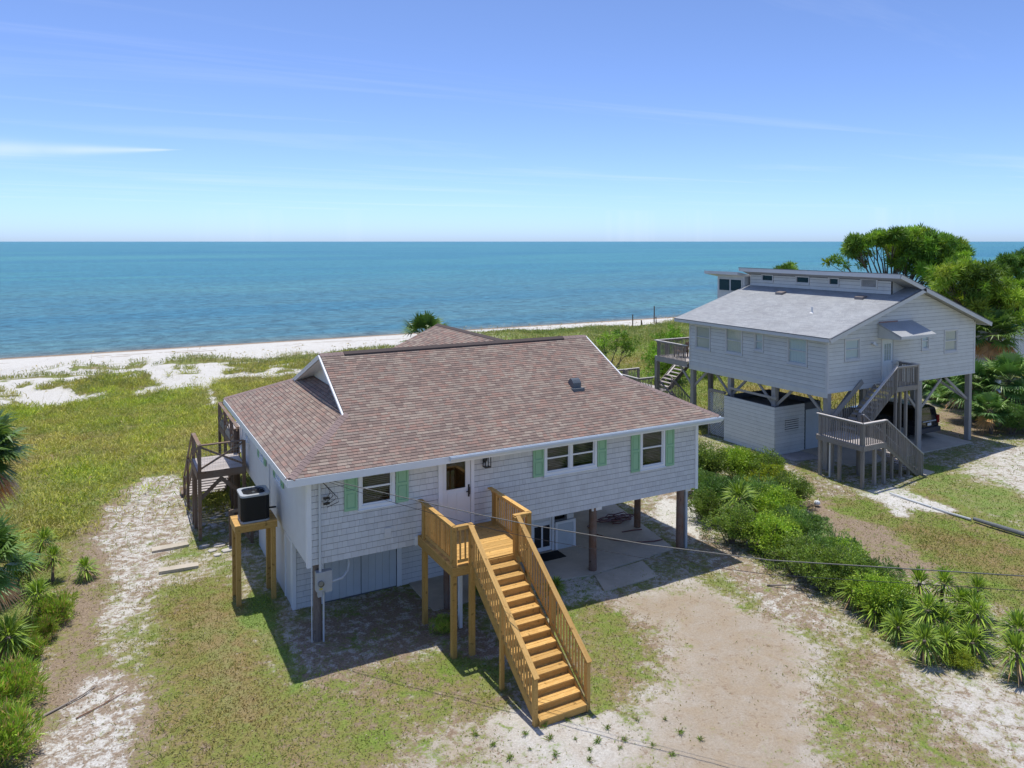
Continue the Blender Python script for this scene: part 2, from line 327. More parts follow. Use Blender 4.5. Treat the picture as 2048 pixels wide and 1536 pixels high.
# areas of the ground seen in the photograph: outline, then grass cover / leaf litter / tan sand / lushness, edge softness in metres
AREAS = [
 (pxpoly([(-200, 1600), (-200, 800), (440, 800), (430, 870), (372, 932), (290, 955), (205, 1000), (165, 1060), (120, 1130), (130, 1190), (95, 1290), (40, 1400), (20, 1480), (-10, 1600)]), (0.95, 0.30, 0.2, 0.42), 0.8),
 (pxpoly([(160, 1050), (210, 1000), (280, 965), (300, 1040), (230, 1090), (190, 1250), (260, 1350), (170, 1420), (60, 1536), (40, 1420), (100, 1290), (140, 1180)]), (0.36, 0.98, 0.4, 0.25), 0.8),
 (pxpoly([(285, 958), (375, 945), (395, 1040), (330, 1110), (318, 1180), (262, 1240), (215, 1300), (205, 1250), (232, 1150), (188, 1075), (205, 1030), (245, 1000)]), (0.30, 0.50, 0.04, 0.25), 0.4),
 (pxpoly([(100, 1395), (200, 1330), (320, 1390), (345, 1480), (330, 1600), (80, 1600)]), (0.26, 0.50, 0.0, 0.2), 0.4),
 (pxpoly([(330, 1180), (430, 1150), (470, 1210), (600, 1365), (900, 1290), (1000, 1400), (950, 1460), (760, 1536), (700, 1640), (300, 1640), (330, 1450), (290, 1330)]), (0.68, 0.92, 0.4, 0.46), 1.0),
 (pxpoly([(360, 1240), (430, 1200), (500, 1300), (560, 1420), (480, 1480), (400, 1380)]), (0.93, 0.35, 0.25, 0.14), 0.7),
 (pxpoly([(505, 1190), (530, 1200), (625, 1370), (590, 1380), (520, 1280)]), (0.97, 0.05, 0.2, 0.95), 0.3),
 (pxpoly([(820, 1300), (900, 1285), (1010, 1350), (1000, 1390), (940, 1380), (860, 1340)]), (0.90, 0.1, 0.2, 0.85), 0.35),
 (pxpoly([(610, 1365), (900, 1310), (1010, 1400), (900, 1470), (800, 1536), (620, 1450)]), (0.56, 0.74, 0.6, 0.50), 0.8),
 (pxpoly([(620, 1240), (800, 1170), (880, 1180), (1000, 1300), (900, 1290), (600, 1360), (560, 1240)]), (0.34, 0.62, 0.35, 0.55), 0.6),
 (pxpoly([(960, 1440), (1075, 1400), (1200, 1420), (1300, 1470), (1290, 1536), (960, 1560)]), (0.22, 0.24, 0.35, 0.6), 0.5),
 (pxpoly([(800, 1480), (960, 1440), (1000, 1640), (780, 1640)]), (0.40, 0.4, 0.75, 0.5), 0.7),
 (pxpoly([(1120, 1190), (1240, 1190), (1345, 1250), (1350, 1330), (1260, 1390), (1180, 1420), (1110, 1250)]), (0.62, 0.70, 0.5, 0.50), 0.6),
 (pxpoly([(1060, 1150), (1180, 1130), (1215, 1190), (1110, 1210)]), (0.45, 0.3, 0.1, 0.7), 0.3),
 (pxpoly([(1230, 1200), (1420, 1160), (1560, 1250), (1650, 1300), (1620, 1400), (1680, 1640), (1180, 1640), (1290, 1480), (1330, 1380), (1340, 1260)]), (0.17, 0.26, 1.0, 0.35), 0.9),
 (pxpoly([(1420, 1150), (1560, 1180), (1790, 1330), (1900, 1420), (2100, 1640), (1700, 1640), (1630, 1400), (1660, 1300), (1560, 1240)]), (0.48, 0.56, 0.85, 0.45), 0.8),
 (pxpoly([(1850, 1370), (1960, 1350), (2100, 1400), (2100, 1580), (1990, 1500), (1900, 1440)]), (0.34, 0.42, 0.3, 0.35), 0.8),
 (pxpoly([(1390, 1110), (1480, 1120), (1560, 1190), (1500, 1220), (1420, 1180)]), (0.62, 0.4, 0.4, 0.4), 0.5),
 (pxpoly([(1240, 1010), (1395, 960), (1420, 1050), (1550, 1150), (1700, 1250), (1640, 1280), (1400, 1110), (1370, 1080)]), (0.32, 0.62, 0.2, 0.3), 0.6),
 (pxpoly([(1290, 990), (1395, 1000), (1400, 1080), (1300, 1030)]), (0.20, 0.28, 0.05, 0.5), 0.4),
 (pxpoly([(1600, 930), (1720, 985), (1850, 980), (2100, 1090), (2100, 1260), (1900, 1170), (1720, 1110), (1640, 1020)]), (0.68, 0.88, 0.3, 0.58), 0.8),
 (pxpoly([(1640, 1000), (1760, 1060), (1900, 1160), (1800, 1160), (1700, 1100), (1610, 1010)]), (0.34, 0.88, 0.3, 0.3), 0.6),
 (pxpoly([(1800, 1050), (2100, 1110), (2100, 1200), (1900, 1130)]), (0.74, 0.85, 0.3, 0.2), 0.6),
 (pxpoly([(1860, 930), (2100, 1010), (2100, 1070), (1940, 1010), (1830, 970)]), (0.80, 0.25, 0.3, 0.72), 0.5),
 (pxpoly([(1925, 945), (1990, 905), (2100, 890), (2100, 1000), (2000, 970)]), (0.36, 0.38, 0.15, 0.4), 0.5),
 (pxpoly([(1880, 820), (2100, 800), (2100, 870), (1950, 880), (1870, 870)]), (0.35, 0.95, 0.3, 0.3), 0.8),
 (pxpoly([(1700, 985), (1780, 970), (1900, 1020), (1800, 1030)]), (0.30, 0.25, 0.05, 0.5), 0.4),
 (pxpoly([(1580, 940), (1680, 950), (1740, 1000), (1640, 1000)]), (0.45, 0.6, 0.2, 0.4), 0.5),
]
FOOTPATH = pxpoly([(372, 752), (400, 752), (445, 800), (440, 830), (418, 830), (400, 790)], -0.1)
SANDWAY = pxpoly([(-200, 770), (0, 760), (330, 742), (480, 730), (600, 712), (660, 720), (600, 752), (385, 758), (350, 765), (250, 772), (0, 792), (-200, 800)], -0.3)
def masks(x, y):
    """grass, litter, tan, lush at points of the ground"""
    x = np.asarray(x, float); y = np.asarray(y, float); n = x.shape
    v = np.stack([np.full(n, 0.55), np.full(n, 0.35), np.full(n, 0.4), np.full(n, 0.4)], -1)
    wob = (fbm(x, y, 2.2, 5)-0.5)*2.6+(fbm(x, y, 0.6, 3, 3)-0.5)*1.3
    def lay(mask, val):
        nonlocal v
        v = v*(1-mask[..., None])+np.array(val)*mask[..., None]
    lay(sstep(33, 36, y+wob), (0.96, 0.25, 0.2, 0.42))
    near = (y < 75)
    for poly, val, soft in AREAS:
        d = seg_dist(x, y, poly)+wob*0.6; lay(sstep(-soft, soft, d)*near, val)
    # seaward: meadow, sandy way, dune tufts, open beach
    # patches of colour in the meadow
    mead = sstep(34, 38, y); v[..., 3] = v[..., 3]*(1-mead)+mead*np.clip(0.42+(fbm(x, y, 11, 6)-0.5)*2.2, 0.02, 1)
    lay(sstep(-1.2, 0.6, seg_dist(x, y, SANDWAY)+wob*2.2), (0.06, 0.06, 0.0, 0.5)); lay(sstep(-0.2, 0.4, seg_dist(x, y, FOOTPATH)+wob*0.5-.25), (0.12, 0.06, 0.0, 0.5))
    right = sstep(24, 44, x-0.25*(y-60))
    dune = sstep(59, 64, y+wob*2+3*right); cover = 0.02+0.85*np.maximum(sstep(0.535, 0.585, fbm(x*.8, y*1.3, 4.0, 3)), .9*sstep(.57, .63, fbm(x, y, 1.7, 4, 3))); cover = cover*(1-right)+0.93*right
    lush = 0.45+0.25*right
    m = np.stack([cover, 0.12+0*x, 0*x, lush], -1); v = v*(1-dune[..., None])+m*dune[..., None]
    edge = 78+12*right+(fbm(x, y, 12, 2)-0.5)*10
    lay(sstep(-2.5, 2.5, y-edge), (0.0, 0.03, 0.0, 0.4))
    wet = sstep(103.2, 105.2, y+(fbm(x, y, 8, 5)-0.5)*1.5); lay(wet, (0.0, 0.62, 0.9, 0.4))
    wr = np.zeros(n)
    for k, (yy, ww) in enumerate(((99.0, .35), (96.0, .3), (91.5, .3))):
        c = yy+(fbm(x, 0*x+k*31, 14, k)-0.5)*4; wr = np.maximum(wr, np.exp(-((y-c)/ww)**2)*sstep(0.45, 0.6, fbm(x, y, 3, 6-k)))
    v[..., 1] = np.maximum(v[..., 1], wr*1.2)
    return np.clip(v, 0, 1.2)
def ground_mat():
    m = nmat('sand_and_turf'); g = G(m); p = geo_pos(g)
    a = g.n('ShaderNodeAttribute'); a.attribute_name = 'col'; sp = g.n('ShaderNodeSeparateColor'); g.L(a.outputs['Color'], sp.inputs[0])
    gr, li, ta = sp.outputs; lush = a.outputs['Alpha']
    def N(s, d=5, r=0.62, dist=0.0): return g.ramp(g.noise(p, s, d, r, dist), 0.34, 0.66, clamp=False)
    nb = N(0.9, 6, 0.66, 0.5); nm = N(4.5, 5, 0.65, 0.3); nf = N(19, 4, 0.7); nvf = N(70, 3, 0.7)
    mixn = g.math('ADD', g.math('MULTIPLY', nb, 0.30), g.math('ADD', g.math('MULTIPLY', nm, 0.42), g.math('MULTIPLY', nf, 0.28)))
    nb2 = N(1.4, 6, 0.66, 0.5); 
    pp = g.vadd(p, (31.0, 17.0, 5.0)); l1 = g.ramp(g.noise(pp, 3.2, 6, 0.7, 0.6), 0.34, 0.66, clamp=False); l2 = g.ramp(g.noise(pp, 15, 4, 0.7), 0.28, 0.72, clamp=False)
    ln = g.math('ADD', g.math('MULTIPLY', l1, 0.5), g.math('ADD', g.math('MULTIPLY', l2, 0.35), g.math('MULTIPLY', nb2, 0.15)))
    def thr(n, cov, soft): return g.math('ADD', 0.5, g.math('DIVIDE', g.math('SUBTRACT', g.math('ADD', n, cov), 1.0), soft), clamp=True)
    white = g.mix(nf, (0.49, 0.47, 0.425), (0.74, 0.725, 0.68)); tan = g.mix(g.math('ADD', g.math('MULTIPLY', nb2, 0.5), g.math('MULTIPLY', nf, 0.5)), (0.29, 0.225, 0.155), (0.43, 0.35, 0.255))
    sand = g.mix(g.math('ADD', g.math('MULTIPLY', ta, 0.9), g.math('MULTIPLY', g.math('SUBTRACT', nb2, 0.5), 0.35), clamp=True), white, tan)
    sand = g.mix(g.math('MULTIPLY', g.ramp(nvf, 0.55, 0.9), 0.35), sand, (0.30, 0.24, 0.19))
    litc = g.mix(nf, (0.155, 0.105, 0.065), (0.35, 0.255, 0.175))
    c = g.mix(g.math('MULTIPLY', thr(ln, li, 0.22), 0.88), sand, litc)
    olive = g.mix(nf, (0.165, 0.125, 0.045), (0.32, 0.245, 0.10)); green = g.mix(nf, (0.09, 0.155, 0.02), (0.22, 0.32, 0.05))
    lu = g.math('ADD', lush, g.math('MULTIPLY', g.math('SUBTRACT', nb, 0.5), 0.9), clamp=True)
    c = g.mix(g.math('MULTIPLY', thr(mixn, gr, 0.26), 0.92), c, g.mix(lu, olive, green))
    bh = g.math('ADD', g.math('MULTIPLY', nf, 0.6), g.math('ADD', nm, g.math('MULTIPLY', nvf, 0.25)))
    g.done(g.bsdf(c, 0.95, 0.1, bh, 0.55, 0.03)); return m
def build_ground():
    xs = np.concatenate([np.linspace(-700, -60, 20)[:-1], np.linspace(-60, -8, 60)[:-1], np.arange(-8, 34, 0.16), np.arange(34, 60, 0.35), np.linspace(60, 140, 110)[1:], np.linspace(140, 900, 40)[1:]])
    ys = np.concatenate([np.linspace(-400, 5, 25)[:-1], np.arange(5, 34, 0.16), np.arange(34, 60, 0.32), np.arange(60, 114, 0.42), np.linspace(114, 170, 12)])
    X, Y = np.meshgrid(xs, ys); Z = hz(X, Y); ny, nx = X.shape
    # break the big masks up here so that the tufts can follow the same pattern
    V = np.stack([X, Y, Z], -1).reshape(-1, 3); idx = np.arange(ny*nx).reshape(ny, nx)
    Fc = np.stack([idx[:-1, :-1], idx[:-1, 1:], idx[1:, 1:], idx[1:, :-1]], -1).reshape(-1, 4)
    me = np_mesh('ground', V, Fc, ground_mat(), masks(X, Y).reshape(-1, 4), smooth=True)
    tag(place(bpy.data.objects.new('ground', me)), kind='structure')
build_ground()
def water_mat():
    m = nmat('sea_water'); g = G(m); p = geo_pos(g)
    big = g.noise(g.vmul(p, (0.0016, 0.0075, 0)), 1.0, 5, 0.6, 0.8); mid = g.noise(g.vmul(p, (0.012, 0.05, 0)), 1.0, 5, 0.6)
    sy = g.n('ShaderNodeSeparateXYZ'); g.L(p, sy.inputs[0]); dist = sy.outputs[1]
    near = g.ramp(dist, 110, 330)
    c = g.mix(near, (0.10, 0.205, 0.215), (0.058, 0.23, 0.255))
    f = g.math('ADD', g.math('MULTIPLY', big, 0.7), g.math('MULTIPLY', mid, 0.3))
    c = g.mix(g.math('MULTIPLY', g.ramp(f, 0.44, 0.58), 0.75), c, (0.028, 0.16, 0.24))
    c = g.mix(g.math('MULTIPLY', g.ramp(f, 0.48, 0.38), 0.6), c, (0.07, 0.26, 0.265))
    shore = g.ramp(dist, 113.0, 105.5); c = g.mix(g.math('MULTIPLY', shore, 0.75), c, (0.17, 0.155, 0.12))
    w1 = g.noise(g.vmul(p, (0.55, 0.50, 1)), 1.0, 8, 0.70, 0.4); w2 = g.noise(g.vmul(p, (0.10, 0.30, 1)), 1.0, 4, 0.6, 0.3)
    h = g.math('ADD', g.math('MULTIPLY', w1, 1.0), g.math('MULTIPLY', w2, 1.2))
    rp = g.ramp(w1, 0.30, 0.72); c = g.mix(1.0, c, g.math('ADD', 0.38, g.math('MULTIPLY', rp, 1.24)), 'MULTIPLY')
    b = g.bsdf(c, 0.32, 0.10, h, 1.0, 0.55); b.inputs['IOR'].default_value = 1.33; g.done(b); return m
def build_sea():
    xs = [-90000, -3000, -300, 300, 3000, 90000]; ys = [100, 400, 3000, 90000]
    V = [(x, y, -2.5) for y in ys for x in xs]; n = len(xs)
    Fc = [(j*n+i, j*n+i+1, (j+1)*n+i+1, (j+1)*n+i) for j in range(len(ys)-1) for i in range(n-1)]
    tag(place(bpy.data.objects.new('sea', np_mesh('sea', V, Fc, water_mat()))), kind='structure')
build_sea()
# ------------------------------------------------------------------ building kit
def Fr(o, u, v, n):
    o, u, v, n = Vector(o), Vector(u), Vector(v), Vector(n)
    f = lambda a, b, c=0.0: o+u*a+v*b+n*c
    f.o, f.u, f.v, f.n = o, u, v, n; return f
def rect_wall(fr, u0, u1, v0, v1, holes, n0, n1, mb=None):
    """a wall sheet with real openings"""
    mb = mb or MB(); us = sorted({u0, u1, *[min(max(h[i], u0), u1) for h in holes for i in (0, 1)]}); vv = sorted({v0, v1, *[min(max(h[i], v0), v1) for h in holes for i in (2, 3)]})
    for i in range(len(us)-1):
        run = None
        for j in range(len(vv)-1):
            a, b = (us[i]+us[i+1])/2, (vv[j]+vv[j+1])/2
            solid = not any(h[0] < a < h[1] and h[2] < b < h[3] for h in holes)
            if solid: run = [vv[j], vv[j+1]] if run is None else [run[0], vv[j+1]]
            if run and (not solid or j == len(vv)-2): mb.fbox(fr, us[i], us[i+1], run[0], run[1], n0, n1); run = None
    return mb
def courses(fr, vlen, e, bounds, widths, thick, nmats, holes=(), gap=0.007, seed=1, lap=0.03, colfn=None):
    """lays single shingles row by row: returns (u0,u1,v0,v1,colour)"""
    rd = random.Random(seed); out = []; k = 0
    while k*e < vlen-0.02:
        a = k*e; b = min(a+e, vlen); u0, u1 = bounds((a+b)/2); u = u0-rd.random()*0.2; k += 1
        if u1-u0 < 0.05: continue
        cuts = sorted({h[i] for h in holes for i in (0, 1) if h[2] < b and h[3] > a})
        while u < u1:
            w = rd.choice(widths); s, t = max(u, u0), min(u+w, u1); u += w
            if t-s < 0.02: continue
            edges = [s]+[c for c in cuts if s+0.01 < c < t-0.01]+[t]
            for x, y in zip(edges[:-1], edges[1:]):
                segs = [(a, b)]; mu = (x+y)/2
                for h in holes:
                    if h[0] < mu < h[1]:
                        ns = []
                        for (p, q) in segs:
                            if h[2] >= q or h[3] <= p: ns.append((p, q)); continue
                            if h[2] > p: ns.append((p, h[2]))
                            if h[3] < q: ns.append((h[3], q))
                        segs = ns
                for (p, q) in segs:
                    if q-p > 0.02: out.append((x, y, p, q, colfn(mu, (p+q)/2, rd) if colfn else rd.randrange(nmats)))
    return out
def tab_geo(w, l, th, gap, lap):
    a = max(w/2-gap/2, .01); return [(-a, 0, 0), (a, 0, 0), (a, l+lap, 0), (-a, l+lap, 0), (-a, 0, th), (a, 0, th), (a, l+lap, 0.003), (-a, l+lap, 0.003)], [(4, 5, 6, 7), (0, 1, 5, 4), (1, 2, 6, 5), (0, 4, 7, 3), (2, 3, 7, 6)]
_tabs = {}
def lay_shingles(parent, name, sets, mats, th, gap=0.007, lap=0.03, keep=300):
    """sets: (frame, list of tabs). The nearest `keep` become objects, the rest one mesh"""
    allt = []
    for fr, lst in sets:
        for t in lst:
            c = fr((t[0]+t[1])/2, t[2]); allt.append(((c-Vector(_C)).length, fr, t, c))
    allt.sort(key=lambda q: q[0]); mb = MB(); n = 0
    for d, fr, t, c in allt:
        w, l = t[1]-t[0], t[3]-t[2]; R = Matrix(((fr.u.x, fr.v.x, fr.n.x, c.x), (fr.u.y, fr.v.y, fr.n.y, c.y), (fr.u.z, fr.v.z, fr.n.z, c.z), (0, 0, 0, 1)))
        if n < keep and l > 0.05 and w > 0.06:
            k = (name, round(w, 3), round(l, 3), t[4])
            if k not in _tabs:
                V, Fs = tab_geo(w, l, th, gap, lap); me = bpy.data.meshes.new(name); me.from_pydata(V, [], Fs); me.materials.append(mats[t[4]]); _tabs[k] = me
            place(bpy.data.objects.new(name, _tabs[k]), parent, R); n += 1
        else:
            V, Fs = tab_geo(w, l, th, gap, lap); mb.add([R @ Vector(v) for v in V], Fs, t[4])
    if mb.v: tag(mb.build(name+'_field', mats, parent, fixn=False), kind='stuff')
def window(parent, fr, u0, u1, v0, v1, cols=1, trim=0.09, fill='blind', tm=None, proud=0.045, glass=None, sash=0.045, rail=True, cd=0.09):
    """window > pane, blind. The opening is u0..u1 x v0..v1; trim surrounds it"""
    tm = tm or M['white']; mb = MB(); t = trim
    for a, b, c, d in ((u0-t, u1+t, v1, v1+t), (u0-t, u1+t, v0-t*1.15, v0), (u0-t, u0, v0, v1), (u1, u1+t, v0, v1)): mb.fbox(fr, a, b, c, d, 0.0, proud)
    mb.fbox(fr, u0-t-0.02, u1+t+0.02, v0-t*1.15-0.03, v0-t*1.15, 0.0, proud+0.03)
    w = (u1-u0)/cols; vm = (v0+v1)/2; s = sash
    panes = []
    for i in range(cols):
        a, b = u0+i*w, u0+(i+1)*w
        if i: mb.fbox(fr, a-0.045, a+0.045, v0, v1, -0.06, proud-0.012)
        ia = a+(0.045 if i else 0); ib = b-(0.045 if i < cols-1 else 0)
        for x, y, p, q in ((ia, ia+s, v0, v1), (ib-s, ib, v0, v1), (ia+s, ib-s, v0, v0+s), (ia+s, ib-s, v1-s, v1)): mb.fbox(fr, x, y, p, q, -0.05, 0.012)
        if rail: mb.fbox(fr, ia+s, ib-s, vm-0.025, vm+0.025, -0.045, 0.016); panes += [(ia+s, ib-s, v0+s, vm-0.025, -0.035), (ia+s, ib-s, vm+0.025, v1-s, -0.015)]
        else: panes += [(ia+s, ib-s, v0+s, v1-s, -0.02)]
    win = mb.build('window', tm, parent)
    for a, b, c, d, n in panes: MB().add([fr(a, c, n), fr(b, c, n), fr(b, d, n), fr(a, d, n)], [(0, 1, 2, 3)]).build('pane', glass or M['glass'], win, fixn=False)
    bm = MB(); lo = v0+(0.12 if fill == 'blind' else 0.02)
    if fill == 'blind':
        n = int((v1-lo)/0.055)
        for k in range(n):
            z = lo+k*0.055; bm.add([fr(u0, z, -0.075), fr(u1, z, -0.075), fr(u1, z+0.022, -0.06), fr(u0, z+0.022, -0.06)], [(0, 1, 2, 3)])
        bm.build('blind', M['blind'], win, fixn=False)
    elif fill:
        n = 14
        for k in range(n):
            a, b = u0+(u1-u0)*k/n, u0+(u1-u0)*(k+1)/n; c = -cd-0.008*(k % 2); d = -cd-0.008*((k+1) % 2)
            bm.add([fr(a, lo, c), fr(b, lo, d), fr(b, v1, d), fr(a, v1, c)], [(0, 1, 2, 3)])
        bm.build('curtain', M[fill], win, fixn=False)
    return win
def shutter(parent, fr, u0, u1, v0, v1, mat=None):
    mb = MB(); t = 0.055; vm = (v0+v1)/2; mat = mat or M['green']; n0 = 0.022
    mb.fbox(fr, u0, u1, v0, v1, n0, n0+0.012)
    for a, b, c, d in ((u0, u0+t, v0, v1), (u1-t, u1, v0, v1), (u0+t, u1-t, v0, v0+t*1.3), (u0+t, u1-t, v1-t*1.3, v1), (u0+t, u1-t, vm-0.04, vm+0.04)): mb.fbox(fr, a, b, c, d, n0+0.012, n0+0.034)
    for c, d in ((v0+t*1.3+0.03, vm-0.07), (vm+0.07, v1-t*1.3-0.03)): mb.fbox(fr, u0+t+0.03, u1-t-0.03, c, d, n0+0.012, n0+0.024)
    return mb.build('shutter', mat, parent)
# ------------------------------------------------------------------ carport slab of the near house
def slab(name, poly, z, t, mat):
    mb = MB(); mb.prism([(x, y, z-t) for x, y in poly], (0, 0, t)); return tag(mb.build(name, mat), kind='structure')
slab('concrete_slab', [(8.8, 21.15), (12.7, 21.25), (14.5, 20.9), (18.4, 21.3), (19.3, 26.2), (18.6, 31.5), (8.8, 31.5)], 0.03, 0.25, M['concrete'])
slab('concrete_apron', [(14.15, 19.7), (16.4, 19.8), (16.7, 21.0), (14.55, 20.86)], 0.015, 0.25, M['concrete'])
# ------------------------------------------------------------------ near beach house
HX0, HX1, HY0, HY1, HZ0, HZ1 = 4.97, 19.2, 21.0, 32.0, 2.25, 4.78
house = thing('beach_house', 'grey shingled stilt beach house with brown shingle roof and mint green shutters', 'house', (12, 26, 0))
frF = Fr((0, HY0, 0), (1, 0, 0), (0, 0, 1), (0, -1, 0)); frL = Fr((HX0, 0, 0), (0, -1, 0), (0, 0, 1), (-1, 0, 0)); frR = Fr((HX1, 0, 0), (0, 1, 0), (0, 0, 1), (1, 0, 0))
frB = Fr((0, HY1, 0), (-1, 0, 0), (0, 0, 1), (0, 1, 0))
W1 = (6.50, 7.42, 3.70, 4.70); W2 = (12.71, 14.62, 3.74, 4.66); W3 = (16.64, 17.58, 3.36, 4.66); DR = (9.02, 9.98, 2.60, 4.70)
wl = rect_wall(frF, HX0, HX1, HZ0, HZ1, [W1, W2, W3, DR], -0.14, 0.0).build('front_wall', M['siding_back'], house)
grow = lambda h, t: (h[0]-t, h[1]+t, h[2]-t*1.2, h[3]+t)
hF = [grow(W1, .085), grow(W2, .085), grow(W3, .085), (DR[0]-.12, DR[1]+.1, 2.5, DR[3]+.1)]
sF = courses(Fr(frF(HX0+.1, HZ0, 0), frF.u, frF.v, frF.n), HZ1-HZ0, 0.178, lambda v: (0.0, HX1-HX0-0.2), [0.11, 0.15, 0.19, 0.23], 0.018, 3, [(h[0]-HX0-.1, h[1]-HX0-.1, h[2]-HZ0, h[3]-HZ0) for h in hF], seed=3)
WS = [M['siding_main'], painted('grey_shingle_paint_b', (0.62, 0.62, 0.615), 0.6, 0.03, 0.22, (0.36, 0.34, 0.30)), painted('grey_shingle_paint_c', (0.665, 0.665, 0.655), 0.6, 0.03, 0.2, (0.38, 0.36, 0.32))]
lay_shingles(wl, 'wall_shingle', [(Fr(frF(HX0+.1, HZ0, 0), frF.u, frF.v, frF.n), sF)], WS, 0.022, 0.004, -0.020)
# side and back walls
LW = [(-25.12, -24.42, 3.66, 4.6), (-27.95, -27.25, 3.62, 4.6), (-30.95, -30.45, 3.6, 4.3)]
lw = rect_wall(frL, -HY1, -HY0, HZ0, HZ1, LW, -0.14, 0.0).build('side_wall', M['siding_left'], house)
frL2 = Fr(frL(-HY1+.1, HZ0, 0), frL.u, frL.v, frL.n)
sL = courses(frL2, HZ1-HZ0, 0.2, lambda v: (0, HY1-HY0-.2), [0.3, 0.42, 0.36], 0.006, 3, [(h[0]+HY1-.1-.07, h[1]+HY1-.1+.07, h[2]-HZ0-.08, h[3]-HZ0+.07) for h in LW], seed=5)
lay_shingles(lw, 'side_shingle', [(frL2, sL)], [M['siding_left'], M['siding_left'], WS[2]], 0.009, 0.003, -0.008, keep=0)
for k, h in enumerate(LW):
    window(house, frL, *h, trim=.07, fill='blind')
    if k < 2: shutter(house, frL, h[0]-.40, h[0]-.09, h[2]-.1, h[3]+.05); shutter(house, frL, h[1]+.09, h[1]+.40, h[2]-.1, h[3]+.05)
rect_wall(frR, HY0, HY1, HZ0, HZ1, [], -0.14, 0.0).build('side_wall', M['siding_left'], house)
rect_wall(frB, -HX1, -HX0, HZ0, HZ1, [], -0.14, 0.0).build('back_wall', M['siding_left'], house)
box('floor', HX0+.15, HX1-.15, HY0+.15, HY1-.15, HZ0+.0, HZ0+.28, M['soffit'], house)
for x in (HX0, HX1):   # corner boards
    s = -1 if x == HX0 else 1; mb = MB()
    mb.box(x-(.03 if s < 0 else .10), x+(.10 if s < 0 else .03), HY0-.034, HY0, HZ0-.05, HZ1); mb.box(x-.03 if s < 0 else x, x if s < 0 else x+.03, HY0, HY0+.10, HZ0-.05, HZ1); mb.build('corner_board', M['white'], house)
box('corner_board', HX0-.03, HX0, HY1-.12, HY1, HZ0, HZ1, M['white'], house)
box('batten', HX0-.05, HX0-.008, 26.28, 26.42, HZ0-.1, HZ1, M['white'], house)
# windows, shutters
window(house, frF, *W1, fill='blind'); shutter(house, frF, 6.0, 6.38, 3.62, 4.72); shutter(house, frF, 7.54, 7.93, 3.62, 4.72)
window(house, frF, *W2, cols=2, fill='blind'); shutter(house, frF, 12.2, 12.60, 3.66, 4.72); shutter(house, frF, 14.73, 15.10, 3.66, 4.72)
window(house, frF, *W3, fill='blind'); shutter(house, frF, 16.15, 16.53, 3.24, 4.72); shutter(house, frF, 17.69, 18.08, 3.24, 4.72)
# entry door
mb = MB()
for a, b, c, d in ((DR[0]-.13, DR[0], 2.53, DR[3]+.06), (DR[1], DR[1]+.11, 2.53, DR[3]+.06), (DR[0], DR[1], DR[3], DR[3]+.06)): mb.fbox(frF, a, b, c, d, 0, 0.05)
mb.fbox(frF, DR[0], DR[1], 2.53, 2.60, -0.1, 0.06); mb.build('door_frame', M['white'], house)
mb = MB(); a, b, c, d = DR[0]+.01, DR[1]-.01, 2.61, DR[3]-.01
for q in ((a, a+.13, c, d), (b-.17, b, c, d), (a+.13, b-.17, d-.12, d), (a+.13, b-.17, c, 3.72)): mb.fbox(frF, *q, -0.03, 0.015)
for (p, q) in ((2.70, 3.08), (3.16, 3.62)):
    for (x, y) in ((a+.17, (a+b)/2-.05), ((a+b)/2+.01, b-.21)): mb.fbox(frF, x, y, p, q, 0.015, 0.024)
dr = mb.build('door', M['door_white'], house); MB().add([frF(a+.13, 3.72, -.005), frF(b-.17, 3.72, -.005), frF(b-.17, d-.12, -.005), frF(a+.13, d-.12, -.005)], [(0, 1, 2, 3)]).build('pane', M['glass_dark'], dr, fixn=False)
MB().fbox(frF, a+.10, b-.14, 3.72, d-.12, -0.14, -0.12).build('door_blind', wood('amber_blind', (0.16, 0.075, 0.025), (0.3, 0.16, 0.06)), dr)
mb = MB(); hx = b-.06
mb.fbox(frF, hx-.025, hx+.025, 3.42, 3.80, 0.015, 0.03); mb.fbox(frF, hx-.02, hx+.02, 3.50, 3.72, 0.055, 0.075)
for z in (3.50, 3.69): mb.fbox(frF, hx-.02, hx+.02, z, z+.03, 0.03, 0.055)
mb.fbox(frF, hx-.10, hx-.02, 3.58, 3.61, 0.055, 0.075); mb.build('handle', M['black'], dr)
# lantern beside the door
ln = MB(); lx, lz = 10.47, 4.50; y = HY0-.16
for dx in (-.09, .09):
    for dy in (-.09, .09): ln.box(lx+dx-.011, lx+dx+.011, y+dy-.011, y+dy+.011, lz-.19, lz+.13)
ln.box(lx-.12, lx+.12, y-.12, y+.12, lz+.13, lz+.16); ln.box(lx-.08, lx+.08, y-.08, y+.08, lz+.16, lz+.19); ln.box(lx-.10, lx+.10, y-.10, y+.10, lz-.21, lz-.19)
ln.box(lx-.05, lx+.05, HY0-.09, HY0-.015, lz-.02, lz+.17); ln.box(lx-.02, lx+.02, HY0-.2, HY0-.09, lz+.19, lz+.21); ln.box(lx-.06, lx+.06, HY0-.035, HY0-.02, lz-.1, lz+.22)
lo = ln.build('wall_lantern', M['black'], house); MB().tube([(lx, y, lz-.18), (lx, y, lz-.04)], .02, 8).build('bulb', M['whitepvc'], lo)
mb = MB(); mb.fbox(frF, 7.19, 7.39, 2.62, 2.92, 0.02, 0.035); mb.fbox(frF, 7.23, 7.35, 2.66, 2.80, 0.035, 0.045); mb.build('wall_vent_plate', M['siding_left'], house)
